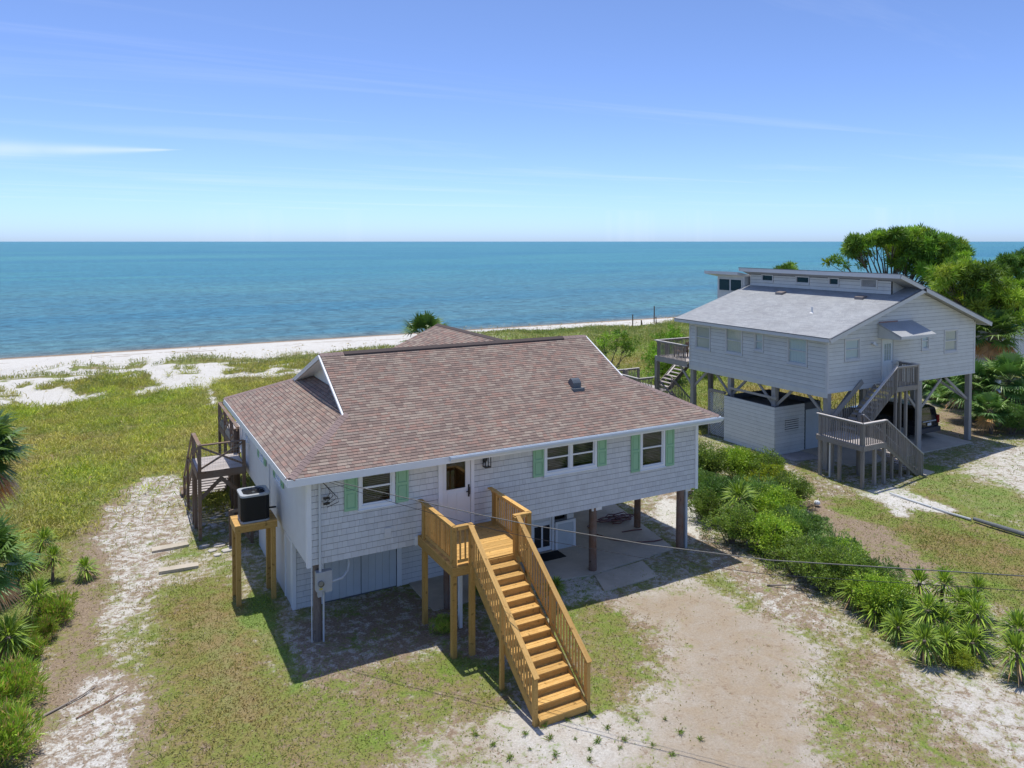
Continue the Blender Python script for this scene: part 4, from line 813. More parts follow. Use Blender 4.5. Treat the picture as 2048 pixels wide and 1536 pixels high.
# flight down towards the sea
n = 13; run = 3.3/n; rs = LZ/(n+1)
for k in range(n): box('tread', 3.2, 4.74, 32.5+k*run, 32.5+k*run+.27, LZ-(k+1)*rs-.04, LZ-(k+1)*rs, M['deckgrey'], rd)
for x in (3.17, 4.77): beam('stringer', (x, 32.5, LZ-.2), (x, 35.9, .02), .04, .28, B, rd)
for y, z in ((34.2, 1.35), (35.8, .05)):
    for x in (3.12, 4.82): box('post', x-.05, x+.05, y-.05, y+.05, -.3, z+.95, B, rd)
for x in (3.12, 4.82): beam('hand_rail', (x, 32.45, 3.6), (x, 35.85, 1.0), .05, .14, B, rd); beam('bottom_rail', (x, 32.5, 3.0), (x, 35.85, .42), .04, .10, B, rd)
for y in (33.0, 34.4): beam('cross_brace', (3.12, y, LZ-(y-32.5)*.78+.12), (3.12, y+1.3, LZ-(y+1.3-32.5)*.78+.9), .04, .07, B, rd)
box('foot_platform', 3.0, 4.9, 35.9, 36.9, .12, .2, B, rd)
# seaward deck floor and its cross braced side rail
RX0, RX1, RY0, RY1 = 4.9, 10.3, 32.55, 38.2
for k in range(38): box('deck_board', RX0, RX1, RY0+k*.1487+.003, RY0+(k+1)*.1487-.003, LZ-.04, LZ-.002, M['deckgrey'], rd)
box('rim_joist', RX0-.04, RX0-.001, RY0, RY1, LZ-.3, LZ-.004, B, rd); box('rim_joist', RX0, RX1, RY1+.001, RY1+.04, LZ-.3, LZ-.004, B, rd)
ys = [32.62, 34.45, 36.3, 38.15]
for a, b in zip(ys[:-1], ys[1:]): xrail((RX0, a, 0), (RX0, b, 0), 3.62, LZ+.08); box('kick_board', RX0-.03, RX0+.01, a+.1, b-.1, LZ+.02, LZ+.34, M['greywood'], rd)
for y in ys: box('post', RX0-.06, RX0+.06, y-.06, y+.06, -.3, 3.6, B, rd)
xrail((RX0, 38.15, 0), (7.6, 38.15, 0), 3.62, LZ+.08)
for x in (7.5, 10.2): box('post', x-.06, x+.06, 38.09, 38.21, -.3, 3.6, B, rd)
# small braced panel behind the stand
for x in (4.10, 4.86): box('post', x-.05, x+.05, 29.25, 29.35, -.2, 1.35, B, rd)
beam('panel_rail', (4.1, 29.3, 1.32), (4.86, 29.3, 1.32), .05, .12, B, rd); beam('cross_brace', (4.12, 29.28, .1), (4.84, 29.28, 1.25), .03, .12, B, rd); beam('cross_brace', (4.12, 29.32, 1.25), (4.84, 29.32, .1), .03, .12, B, rd)
# ------------------------------------------------------------------ small things around the near house
def gz(x, y): return float(hz(np.array([x]), np.array([y]))[0])
tag(slab('stepping_slab', [(1.5, 30.0), (2.75, 30.05), (2.72, 30.42), (1.52, 30.4)], .09, .16, M['concrete']), 'pale concrete stepping slab in the sandy side yard, the one nearer the deck stair', 'slab'); 
tag(slab('stepping_slab', [(1.6, 28.0), (2.85, 27.9), (2.87, 28.22), (1.62, 28.36)], .09, .16, M['concrete']), 'pale concrete stepping slab in the sandy side yard, the one farther from the deck stair', 'slab')
for o in COL.objects:
    if o.name.startswith('stepping_slab'): del o['kind']; o['group'] = 'stepping slabs in the side yard'
def stone(x, y, r, mat, h=.04):
    n = 7; a0 = random.random()*6; P_ = [(x+r*random.uniform(.7, 1.1)*math.cos(a0+6.283*k/n), y+r*random.uniform(.55, .85)*math.sin(a0+6.283*k/n)) for k in range(n)]; z = gz(x, y)
    mb = MB(); mb.add([(a, b, z-.05) for a, b in P_]+[(a, b, z+h) for a, b in P_]+[(x+(a-x)*.8, y+(b-y)*.8, z+h+.015) for a, b in P_],
        [(i, (i+1) % n, n+(i+1) % n, n+i) for i in range(n)]+[(n+i, n+(i+1) % n, 2*n+(i+1) % n, 2*n+i) for i in range(n)]+[tuple(2*n+i for i in range(n))]); return mb.build('flagstone', mat)
fst = painted('pale_flagstone', (.50, .47, .43), .9, .15, .3, (.3, .28, .22))
for (x, y, r) in ((3.25, 29.75, .22), (3.75, 29.6, .26), (4.2, 29.35, .22), (3.45, 29.2, .2), (3.95, 29.0, .25), (3.55, 28.7, .17)): tag(stone(x, y, r, fst), 'pale flat flagstone in the sunny patch between the deck post and the condenser stand', 'stone', 'sunlit flagstones beside the deck')
for i in range(46):
    x, y = random.uniform(3.35, 4.9), random.uniform(30.6, 34.4); tag(stone(x, y, random.uniform(.09, .16), fst, .03), 'small rounded stone in the shaded cobbles under the weathered deck', 'stone', 'shaded cobbles under the deck')
hose_m = metal('red_brown_hose', (.17, .065, .05), .5)
hs = thing('garden_hose', 'red brown garden hose coiled by the back pile and trailing over the slab', 'hose', (18.2, 24, 0))
pts = []
for k in range(80):
    a = k*.42; r = .32+.24*math.sin(k*.7)+.14*math.sin(k*1.9); pts.append((18.15+r*1.5*math.cos(a)+.06*math.sin(k), 24.5+r*.7*math.sin(a), .06+.0012*k+.05*abs(math.sin(k*.37))))
MB().tube(pts, .022, 6).build('coil', hose_m, hs)
tr = [(17.3, 24.9, .06), (16.75, 24.5, .06), (16.6, 23.7, .055), (16.9, 22.9, .055), (17.45, 22.35, .055), (18.1, 22.1, .055), (18.5, 22.08, .055)]
sm = []
for i in range(len(tr)-1):
    for t in (0, .33, .66): sm.append(tuple(np.array(tr[i])*(1-t)+np.array(tr[i+1])*t))
MB().tube(sm+[tr[-1]], .022, 8).build('trailing_end', hose_m, hs)
MB().tube([(17.6, 23.4, .055), (18.1, 23.35, .055), (18.45, 23.25, .055)], .022, 8).build('loose_end', hose_m, hs)
mb = MB(); mb.box(13.6, 14.5, 22.55, 23.15, .032, .05); mt_ = mb.build('door_mat', M['blackrub']); tag(mt_, 'black rubber door mat on the shaded concrete before the screen door', 'mat')
stick = wood('grey_driftwood', (.20, .16, .13), (.36, .31, .27), .8, .1)
def branch(name, pts, r, label, m=stick, cat='branch', group=None):
    mb = MB(); P_ = [(x, y, gz(x, y)+.03+dz) for x, y, dz in pts]; rr = [r*(1-.6*i/(len(P_)-1)) for i in range(len(P_))]; mb.tube(P_, rr, 7)
    q = Vector(P_[len(P_)//2]); mb.tube([q, q+Vector((.25, .18, .03)), q+Vector((.5, .25, .02))], [r*.5, r*.35, r*.15], 5); return tag(mb.build(name, m), label, cat, group)
branch('fallen_branch', [(-1.75, 20.55, 0), (-1.2, 20.9, 0), (-.6, 21.25, .02), (-.25, 21.6, .0)], .032, 'thicker pale fallen branch on the brown litter at the lower left')
branch('fallen_branch', [(-.65, 20.35, 0), (-.1, 20.65, 0), (.45, 20.95, 0)], .018, 'thin reddish fallen stick on the brown litter right of the pale branch', wood('red_stick', (.16, .07, .04), (.26, .14, .09)))
branch('fallen_branch', [(19.0, 17.45, .0), (19.6, 16.9, .1), (20.0, 16.3, .05)], .03, 'pale bare fallen branch at the foot of the hedge near the cable')
# ------------------------------------------------------------------ neighbouring house
NX0, NX1, NY0, NY1, NZ0 = 31.35, 43.7, 25.1, 35.0, 3.86
nh = thing('stilt_house', 'blue grey clapboard house on tall stilts with clerestory roof, right of the near house', 'house', (37.5, 30, 0))
NPX, NPZ = 38.35, 8.86; NE0X, NE0Z = 30.9, 6.60; sA = (NPZ-NE0Z)/(NPX-NE0X); sB = .352; NE1X = 44.45
zA = lambda X: NE0Z+sA*(X-NE0X); zB = lambda X: NPZ-sB*(X-NPX); CLX, UX0 = 37.0, 36.25
frNF = Fr((0, NY0, 0), (1, 0, 0), (0, 0, 1), (0, -1, 0)); frNL = Fr((NX0, 0, 0), (0, -1, 0), (0, 0, 1), (-1, 0, 0)); frNR = Fr((NX1, 0, 0), (0, 1, 0), (0, 0, 1), (1, 0, 0)); frNB = Fr((0, NY1, 0), (-1, 0, 0), (0, 0, 1), (0, 1, 0))
NWF = [(32.65, 33.70, 5.38, 6.36), (35.50, 36.38, 4.02, 6.18), (38.85, 39.40, 5.50, 6.36), (40.88, 41.98, 5.22, 6.36)]
NWL = [(-34.42, -33.26, 4.95, 6.26), (-31.93, -30.75, 5.02, 6.40), (-29.77, -29.22, 5.42, 6.32), (-27.49, -26.35, 5.04, 6.34)]
rect_wall(frNF, NX0, NX1, NZ0, 6.6, NWF, -.14, 0).build('front_wall', M['nshadow_line'], nh)
mb = MB(); mb.prism([(NX0, NY0, 6.6), (NX1, NY0, 6.6), (NX1, NY0, zB(NX1)-.16), (NPX, NY0, NPZ-.17), (NX0, NY0, zA(NX0)-.16)], (0, .14, 0)); mb.build('gable_wall', M['nshadow_line'], nh)
rect_wall(frNL, -NY1, -NY0-.14, NZ0, 6.62, NWL, -.14, 0).build('side_wall', M['nshadow_line'], nh)
rect_wall(frNR, NY0, NY1, NZ0, 6.7, [], -.14, 0).build('side_wall', M['nsiding'], nh); rect_wall(frNB, -NX1, -NX0, NZ0, 6.6, [], -.14, 0).build('back_wall', M['nsiding'], nh)
box('floor', NX0+.15, NX1-.15, NY0+.15, NY1-.15, NZ0-.02, NZ0+.25, M['npost'], nh)
def lap_siding(fr, u0, u1, v0, v1, e, holes, par, bound=None):
    k = 0
    while v0+k*e < v1-.03:
        a, b = v0+k*e, min(v0+(k+1)*e, v1); k += 1
        lo, hi = bound(a) if bound else (u0, u1); lo2, hi2 = bound(b-.015) if bound else (u0, u1)
        if hi2-lo2 < .05: continue
        segs = [(lo, hi)]
        for h in holes:
            if h[2] < b-.02 and h[3] > a+.02:
                ns = []
                for p, q in segs:
                    if h[1] <= p or h[0] >= q: ns.append((p, q)); continue
                    if h[0] > p: ns.append((p, h[0]))
                    if h[1] < q: ns.append((h[1], q))
                segs = ns
        pieces = [(p, q, a, b-.015) for p, q in segs]
        for h in holes:
            if h[2] < b-.02 and h[3] > a+.02:
                if h[2]-a > .03: pieces.append((max(h[0], lo), min(h[1], hi), a, h[2]))
                if b-h[3] > .045: pieces.append((max(h[0], lo), min(h[1], hi), h[3], b-.015))
        for p, q, a_, b_ in pieces:
            if q-p < .05: continue
            full = b_ > b-.02 and a_ < a+.001; p2 = max(p, lo2) if full else p; q2 = min(q, hi2) if full else q
            me = MB(); me.add([fr(p, a_, 0), fr(q, a_, 0), fr(q2, b_, 0), fr(p2, b_, 0), fr(p, a_, .026), fr(q, a_, .026), fr(q2, b_, .006), fr(p2, b_, .006)], [(4, 5, 6, 7), (0, 1, 5, 4), (1, 2, 6, 5), (0, 4, 7, 3), (3, 7, 6, 2)])
            me.build('siding_board', M['nsiding'], par, fixn=False)
gr2 = lambda h: (h[0]-.08, h[1]+.08, h[2]-.09, h[3]+.08)
def gb(b): return (max(NX0+.06, NE0X+(b+.17-NE0Z)/sA if b > zA(NX0)-.17 else NX0+.06), min(NX1-.06, NPX+(NPZ-.17-b)/sB if b > zB(NX1)-.17 else NX1-.06))
lap_siding(frNF, NX0, NX1, NZ0, NPZ-.2, .198, [gr2(h) for h in NWF]+[(36.4, 38.3, 6.25, 6.3)], nh, gb)
lap_siding(frNL, -NY1+.06, -NY0-.06, NZ0, 6.45, .198, [gr2(h) for h in NWL], nh)
for h, f in zip(NWF, ('curtain', None, 'curtain', 'curtain_warm')):
    if f: window(nh, frNF, *h, trim=.07, fill=f, tm=M['ntrim'], sash=.05, glass=M['glass_pale'], cd=.042)
for h, f in zip(NWL, ('curtain_warm', 'curtain_warm', 'curtain', 'curtain')): window(nh, frNL, *h, trim=.07, fill=f, tm=M['ntrim'], sash=.05, glass=M['glass_pale'], cd=.042)
for x0, x1, y0, y1 in ((NX0-.03, NX0+.09, NY0-.035, NY0), (NX0-.035, NX0, NY0, NY0+.09), (NX1-.09, NX1+.03, NY0-.035, NY0), (NX0-.035, NX0, NY1-.1, NY1)): box('corner_board', x0, x1, y0, y1, NZ0-.03, 6.5 if x0 < 40 else 6.72, M['ntrim'], nh)
box('skirt_board', NX0-.045, NX0-.001, NY0-.04, NY1, NZ0-.28, NZ0-.001, M['nsiding'], nh); box('skirt_board', NX0-.001, NX1+.03, NY0-.05, NY0-.001, NZ0-.06, NZ0-.001, M['nsiding'], nh)
# door with nine-light window
a, b, c, d = NWF[1]; mb = MB()
for q in ((a-.08, a, c-.1, d+.08), (b, b+.08, c-.1, d+.08), (a, b, d, d+.08)): mb.fbox(frNF, *q, 0, .05)
mb.build('door_frame', M['ntrim'], nh); mb = MB(); ga, gb_, gc, gd = a+.18, b-.16, c+1.08, d-.2
for q in ((a, ga, c, d), (gb_, b, c, d), (ga, gb_, c, gc), (ga, gb_, gd, d)): mb.fbox(frNF, *q, -.04, .01)
for k in (1, 2): mb.fbox(frNF, ga+(gb_-ga)*k/3-.012, ga+(gb_-ga)*k/3+.012, gc, gd, -.02, .012); mb.fbox(frNF, ga, gb_, gc+(gd-gc)*k/3-.012, gc+(gd-gc)*k/3+.012, -.02, .0115)
for q in ((a+.14, (a+b)/2-.04, c+.12, c+.95), ((a+b)/2+.04, b-.14, c+.12, c+.95)): mb.fbox(frNF, *q, .01, .018)
nd = mb.build('door', painted('pale_blue_door', (.62, .68, .72), .45, .02, .05), nh); MB().add([frNF(ga, gc, -.009), frNF(gb_, gc, -.009), frNF(gb_, gd, -.009), frNF(ga, gd, -.009)], [(0, 1, 2, 3)]).build('pane', M['glass_pale'], nd, fixn=False)
MB().fbox(frNF, ga-.05, gb_+.05, gc-.05, gd+.05, -.05, -.045).build('curtain', M['curtain'], nd); MB().tube([(b-.07, NY0-.06, c+.98), (b-.07, NY0-.01, c+.98)], .03, 10).build('handle', M['greymetal'], nd)
# floodlight left of the door
fl = MB(); fx, fz = 34.75, 6.05; fl.box(fx-.06, fx+.06, NY0-.06, NY0-.026, fz-.06, fz+.06); fl.tube([(fx-.02, NY0-.08, fz), (fx-.12, NY0-.22, fz+.05)], [.05, .075], 10); fl.tube([(fx+.02, NY0-.08, fz-.02), (fx+.10, NY0-.2, fz-.08)], [.045, .07], 10); fl.build('floodlight', M['whitepvc'], nh)
# hood over the door
hx0, hx1, hy0 = 35.1, 37.95, NY0-1.35; hz1, hz0 = 7.0, 6.45
hd = MB(); hd.prism([(hx0, NY0-.03, hz1+.02), (hx1, NY0-.03, hz1+.02), (hx1, hy0, hz0), (hx0, hy0, hz0)], (0, 0, .09)); ho = hd.build('door_hood', M['nroofs'][0], nh)
for x in (hx0+.05, hx1-.13): MB().prism([(x, NY0-.03, hz1), (x, hy0+.06, hz0+.0), (x, hy0+.06, hz0-.10), (x, NY0-.03, 6.32)], (.08, 0, 0)).build('hood_cheek', M['nsiding'], ho)
MB().box(hx0, hx1, hy0-.02, hy0+.0, hz0-.06, hz0+.085).build('hood_fascia', M['ntrim'], ho); box('flashing', hx0+.1, hx0+1.6, NY0-.06, NY0-.028, hz1+.1, hz1+.16, painted('rusty_flashing', (.30, .17, .14)), nh)
# roofs
RYF, RYB = 24.62, 35.85
mb = MB(); th = .15
def nsheet(pts): mb.prism([Vector(p)-Vector((0, 0, th)) for p in pts], (0, 0, th-.004))
nsheet([(NE0X, RYF, NE0Z), (NPX, RYF, NPZ), (NPX, 25.72, NPZ), (CLX+.12, 25.72, zA(CLX+.12)), (CLX+.12, RYB, zA(CLX+.12)), (NE0X, RYB, NE0Z)])
nr = mb.build('lower_roof', M['nroofs'][0], nh)
mb = MB(); nsheet([(UX0, RYF-.02, zB(UX0)+.012), (NE1X, RYF-.02, zB(NE1X)+.012), (NE1X, RYB, zB(NE1X)+.012), (UX0, RYB, zB(UX0)+.012)]); ur = mb.build('upper_roof', M['nroofs'][2], nh)
sA_ = math.hypot(1, sA); frNA = Fr((NE0X, RYB, NE0Z), (0, -1, 0), (1/sA_, 0, sA/sA_), (-sA/sA_, 0, 1/sA_))
tN = courses(frNA, (NPX-NE0X)*sA_, .142, lambda v: (0, RYB-RYF) if NE0X+v/sA_ < CLX-.02 else (RYB-25.70, RYB-RYF), [.25, .33, .42], .01, 3, seed=21)
lay_shingles(nr, 'neighbour_shingle', [(frNA, tN)], M['nroofs'], .011, .004, .02, keep=0)
drip = metal('dark_drip_edge', (.10, .11, .13), .5)
for (x0, z0, x1, z1) in ((NE0X, NE0Z, NPX, NPZ), (UX0, zB(UX0)+.012, NE1X, zB(NE1X)+.012)):
    beam('rake_board', (x0, RYF-.045, z0-.13), (x1, RYF-.045, z1-.13), .04, .20, M['ntrim'], nh); beam('drip_edge', (x0, RYF-.05, z0-.005), (x1, RYF-.05, z1-.005), .06, .035, drip, nh)
box('fascia', NE0X-.04, NE0X-.001, RYF, RYB, NE0Z-.19, NE0Z-.02, M['ntrim'], nh); box('drip_edge', NE0X-.06, NE0X+.01, RYF, RYB, NE0Z-.02, NE0Z+.015, drip, nh)
box('fascia', UX0-.04, UX0-.001, RYF, RYB, zB(UX0)-.22, zB(UX0)+.0, M['ntrim'], nh); box('drip_edge', UX0-.06, UX0+.01, RYF, RYB, zB(UX0)+.0, zB(UX0)+.03, drip, nh)
box('fascia', NE1X+.001, NE1X+.04, RYF, RYB, zB(NE1X)-.2, zB(NE1X)-.005, M['ntrim'], nh)
box('soffit', NE0X, NX0-.03, RYF, RYB, NE0Z-.185, NE0Z-.16, M['ntrim'], nh)
# clerestory wall
frC = Fr((CLX, 0, 0), (0, -1, 0), (0, 0, 1), (-1, 0, 0)); cz0, cz1 = zA(CLX)-.1, zB(CLX)-.12; CY0, CY1 = 25.66, 35.6
CW = [(-34.6, -33.75, 8.82, 9.18), (-31.9, -31.0, 8.82, 9.18), (-29.55, -28.95, 8.82, 9.18)]
rect_wall(frC, -CY1, -CY0, cz0, cz1, CW, -.12, 0).build('clerestory_wall', M['nshadow_line'], nh); lap_siding(frC, -CY1, -CY0, zA(CLX)+.02, cz1-.03, .2, [gr2(h) for h in CW]+[(-27.45, -26.5, 8.78, 9.2)], nh)
for h in CW: window(nh, frC, *h, trim=.06, fill=None, tm=M['ntrim'], sash=.03, rail=False, glass=M['glass_dark'])
box('backing', CLX+.2, CLX+.22, CY0+.2, CY1-.2, cz0, cz1, M['dark'], nh)
mb = MB(); mb.fbox(frC, -27.45, -26.5, 8.78, 9.2, 0, .004)
for k in range(6): mb.fbox(frC, -27.40, -26.55, 8.81+k*.062, 8.835+k*.062, .02, .05)
for q in ((-27.5, -27.42, 8.74, 9.24), (-26.53, -26.45, 8.74, 9.24), (-27.42, -26.53, 9.18, 9.24), (-27.42, -26.53, 8.74, 8.80)): mb.fbox(frC, *q, .0, .055)
mb.build('louvre_vent', M['ntrim'], nh); bk = MB()
for k in range(6): bk.fbox(frC, -27.40, -26.55, 8.836+k*.062, 8.872+k*.062, .004, .012)
bk.build('louvre_gap', M['black'], nh)
mb = MB(); mb.prism([(CLX+.02, CY0-.0, zA(CLX)-.05), (NPX, CY0, NPZ-.05), (NPX-.05, CY0, zB(NPX)-.15), (CLX+.02, CY0, cz1)], (0, .1, 0)); mb.build('clerestory_cheek', M['nsiding'], nh)
# seaward clerestory bay with dark glazing
mb = MB(); mb.box(36.75, 41, 35.86, 38.3, 6.4, 9.02); mb.build('rear_bay', M['nsiding'], nh)
mb = MB(); mb.prism([(36.2, 35.95, 9.12), (41.5, 35.95, 8.2), (41.5, 39.0, 8.2), (36.2, 39.0, 9.12)], (0, 0, .2)); mb.build('rear_bay_roof', M['ntrim'], nh)
mb = MB(); mb.box(36.70, 36.74, 36.0, 38.15, 8.0, 8.85); rb = mb.build('rear_bay_window', M['ntrim'], nh)
for y in (36.1, 37.15): MB().box(36.685, 36.699, y, y+.92, 8.05, 8.78).build('pane', M['glass_dark'], rb)
# things on the lower roof
for (X, Y) in ((36.2, 26.9), (36.0, 32.2)):
    z = zA(X); v = MB(); v.prism([(X-.2, Y-.25, z-.06), (X+.2, Y-.25, z+.06), (X+.2, Y-.25, z+.16), (X-.2, Y-.25, z+.09)], (0, .5, 0)); v.build('roof_vent', painted('brown_roof_vent', (.22, .19, .18)), nr)
X, Y = 33.7, 28.0; z = zA(X); MB().tube([(X, Y, z-.05), (X, Y, z+.32)], .05, 10).build('vent_pipe', M['whitepvc'], nr); MB().tube([(X, Y, z-.02), (X, Y, z+.04)], [.16, .06], 12).build('pipe_collar', M['whitepvc'], nr)
# stilts with knee braces
NP = M['npost']
pl = {}
for i, x in enumerate((31.5, 38.62, 43.35)):
    for j, y in enumerate((25.2, 28.5, 31.7, 34.8)):
        if (x, y) == (38.62, 25.2): y = 25.0
        if i == 1 and j == 2: continue
        box('stilt', x-.13, x+.13, y-.13 if y != 25.0 else y-.02, y+.13, -.3, NZ0-.06, NP, nh)
def knee(x, y, dx, dy, zlo=2.55, run=1.35): beam('knee_brace', (x+dx*.05, y+dy*.05, zlo), (x+dx*run, y+dy*run, NZ0-.12), .06, .14, NP, nh)
for y in (28.5, 31.7, 34.8): knee(31.5, y, 0, -1); 
for y in (25.2, 28.5, 31.7): knee(31.5, y, 0, 1)
knee(43.35, 25.2, -1, 0, 2.3, 2.2); knee(38.62, 25.1, 1, 0, 2.2, 2.0); knee(38.62, 25.1, -1, 0, 2.2, 1.6); knee(31.5, 25.2, 1, 0, 2.3, 1.7); knee(43.35, 25.2, -.75, .75, 2.3, 2.0); knee(31.5, 34.8, 0, 1); knee(38.62, 28.5, 1, 0)
# enclosed store under the house
gx0_, gx1_, gy0_, gy1_, gt_ = 31.05, 34.6, 28.1, 31.75, 2.58
frGL = Fr((gx0_, 0, 0), (0, -1, 0), (0, 0, 1), (-1, 0, 0)); frGF = Fr((0, gy0_, 0), (1, 0, 0), (0, 0, 1), (0, -1, 0))
mb = MB(); mb.box(gx0_, gx1_, gy0_, gy0_+.1, -.1, gt_); mb.box(gx0_, gx0_+.1, gy0_+.1, gy1_, -.1, gt_); mb.box(gx1_-.1, gx1_, gy0_+.1, gy1_, -.1, gt_); mb.box(gx0_+.1, gx1_-.1, gy1_-.1, gy1_, -.1, gt_); mb.box(gx0_+.1, gx1_-.1, gy0_+.1, gy1_-.1, gt_-.3, gt_-.25); mb.build('store_wall', M['nshadow_line'], nh)
lap_siding(frGL, -gy1_, -gy0_, 0, gt_, .2, [], nh); lap_siding(frGF, gx0_, 33.3, 0, gt_, .2, [(31.8, 32.85, 1.2, 1.9)], nh)
mb = MB(); mb.fbox(frGF, 31.8, 32.85, 1.2, 1.9, .0, .01)
for k in range(6): mb.fbox(frGF, 31.82, 32.83, 1.23+k*.115, 1.30+k*.115, .01, .04)
mb.build('louvre_vent', M['nsiding'], nh); bk = MB()
for k in range(5): bk.fbox(frGF, 31.8, 32.85, 1.305+k*.115, 1.34+k*.115, .01, .02)
bk.build('louvre_gap', M['black'], nh)
mb = MB(); mb.fbox(frGF, 33.4, 34.4, .02, 2.2, 0, .03); mb.build('store_door', painted('store_door_paint', (.50, .55, .58)), nh)
beam('guard_rail', (31.28, 28.2, 3.0), (31.28, 31.7, 3.0), .05, .12, NP, nh)
# lattice screen behind the store
lt = MB(); lx = 31.2; y0, y1, z0, z1 = 31.85, 33.05, .1, 2.6
for k in range(-18, 10):
    for s in (1, -1):
        ya = y0+k*.14
        # diagonal clipped to the panel
        a = np.array([ya, z0 if s > 0 else z1]); dirv = np.array([1, s*1.0])
        t0 = max(0, y0-a[0]); t1 = min(z1-z0, y1-a[0])
        if t1-t0 > .05: lt.beam((lx+(.006 if s > 0 else -.006), a[0]+t0, a[1]+s*t0), (lx+(.006 if s > 0 else -.006), a[0]+t1, a[1]+s*t1), .008, .045, hint=(1, 0, 0))
lt.build('lattice_screen', M['white'], nh); box('lattice_cap', 31.1, 31.3, y0, y1, z1, z1+.12, M['greywood'], nh); box('lattice_post', 31.14, 31.26, y1, y1+.1, -.1, z1+.1, M['greywood'], nh)
slab('neighbour_slab', [(33.0, 24.95), (36.5, 24.7), (42.9, 24.65), (43.1, 27.2), (43.1, 34), (33.0, 34)], .05, .25, M['concrete'])
slab('neighbour_path', [(31.2, 26.9), (34.2, 26.3), (34.6, 27.95), (31.2, 28.0)], .03, .2, M['deckgrey'])
# ------------------------------------------------------------------ neighbour's front stair
ns = thing('timber_stairs', 'weathered grey switchback timber stairs at the blue grey house front door', 'staircase', (33, 23.6, 0))
GWD, CAP = M['greywood'], M['greycap']; FZ = 1.95; QX0, QX1, QY0, QY1 = 30.45, 32.1, 22.4, 24.95
for k in range(17): box('deck_board', QX0, QX1, QY0+k*.15+.004, QY0+(k+1)*.15-.004, FZ-.035, FZ, M['deckgrey'], ns)
for a in ((QX0, QX1, QY0-.04, QY0-.001), (QX0-.04, QX0-.001, QY0, QY1), (QX0, QX1, QY1+.001, QY1+.04), (QX1+.001, QX1+.04, QY0, QY1)): box('rim_joist', *a, FZ-.24, FZ-.001, GWD, ns)
for x, y, t in ((30.53, 22.48, 2.98), (31.4, 22.5, FZ-.1), (32.05, 22.48, 2.98), (30.53, 24.8, 2.98), (30.53, 23.7, FZ-.1), (31.4, 24.8, FZ-.1), (32.05, 23.75, 2.98)): box('post', x-.065, x+.065, y-.065, y+.065, -.25, t, GWD, ns)
rail((30.5, 22.42), (32.08, 22.42), par=ns, mat=GWD, capm=CAP, zt=3.0, zb_=FZ, drop=.22, gap=.12, capw=.13); rail((30.47, 24.9), (30.47, 22.45), par=ns, mat=GWD, capm=CAP, zt=3.0, zb_=FZ, drop=.22, gap=.12, capw=.13)
def flight(x0, z0, x1, z1, ya, yb_, n, up):
    for k in range(n):
        t = (k+.5)/n; x = x0+(x1-x0)*t; z = z0+(z1-z0)*(k+1)/(n+1); box('tread', x-.15, x+.15, ya+.05, yb_-.05, z-.04, z, M['deckgrey'], ns)
    for y in (ya, yb_): beam('stringer', (x0, y, z0-.14), (x1, y, z1-.10), .04, .26, GWD, ns)
def srail(x0, z0, x1, z1, y, n, zext=.12, nm='baluster'):
    beam('hand_rail', (x0, y, z0), (x1, y, z1), .13, .04, CAP if nm == 'baluster' else GWD, ns); beam('upper_rail', (x0, y, z0-.07), (x1, y, z1-.07), .04, .09, GWD, ns)
    for k in range(n):
        t = (k+.5)/n; x = x0+(x1-x0)*t; z = z0+(z1-z0)*t; box('baluster', x-.019, x+.019, y-.06, y-.022, z-1.15, z-.03, GWD, ns)
flight(32.1, FZ, 34.75, .05, 22.45, 23.5, 9, 0); srail(32.05, 3.0, 34.85, 1.02, 22.38, 23); srail(32.05, 3.0, 34.85, 1.02, 23.6, 23)
for y in (22.45, 23.55): box('post', 34.72, 34.85, y-.065, y+.065, -.25, 1.05, GWD, ns)
for x, z in ((32.75, 1.35), (33.4, .9), (34.0, .5)): box('post', x-.055, x+.055, 22.5, 22.61, -.2, z, GWD, ns); slab('post_footing', [(x-.15, 22.4), (x+.15, 22.4), (x+.15, 22.72), (x-.15, 22.72)], .05, .15, M['concrete'])
UZ = 3.98
flight(32.2, FZ, 34.9, UZ, 23.95, 25.0, 10, 1); srail(32.2, 3.02, 35.0, 5.02, 23.9, 23)
for x, y, t in ((32.2, 23.95, 3.0), (35.0, 23.95, 5.0), (36.75, 23.95, 5.0), (35.9, 24.0, UZ-.05), (36.75, 24.9, 5.0), (33.6, 24.95, 2.9)): box('post', x-.06, x+.06, y-.06, y+.06, -.25, t, GWD, ns)
for k in range(12): box('deck_board', 34.95+k*.155+.003, 34.95+(k+1)*.155-.003, 23.95, 25.02, UZ-.035, UZ, M['deckgrey'], ns)
for a in ((34.95, 36.81, 23.9, 23.949), (36.811, 36.85, 23.9, 25.02)): box('rim_joist', *a, UZ-.25, UZ-.001, GWD, ns)
rail((35.0, 23.92), (36.78, 23.92), par=ns, mat=GWD, capm=CAP, zt=5.02, zb_=UZ, drop=.22, gap=.12, capw=.13); rail((36.8, 23.95), (36.8, 24.98), par=ns, mat=GWD, capm=CAP, zt=5.02, zb_=UZ, drop=.22, gap=.12, capw=.13)
beam('hand_rail', (31.5, 25.02, 2.5), (33.9, 25.02, 4.2), .06, .24, NP, ns)
for k in range(12): x = 31.9+k*.14; box('baluster', x-.019, x+.019, 25.04, 25.08, 1.7, 2.75+k*.09, GWD, ns)
slab('landing_pad', [(34.8, 22.2), (35.7, 22.3), (35.7, 23.3), (34.8, 23.3)], .04, .2, M['concrete'])
MB().tube([(30.66, 24.35, -.1), (30.66, 24.35, 1.7)], .04, 10).build('drain_pipe', M['whitepvc'], ns)
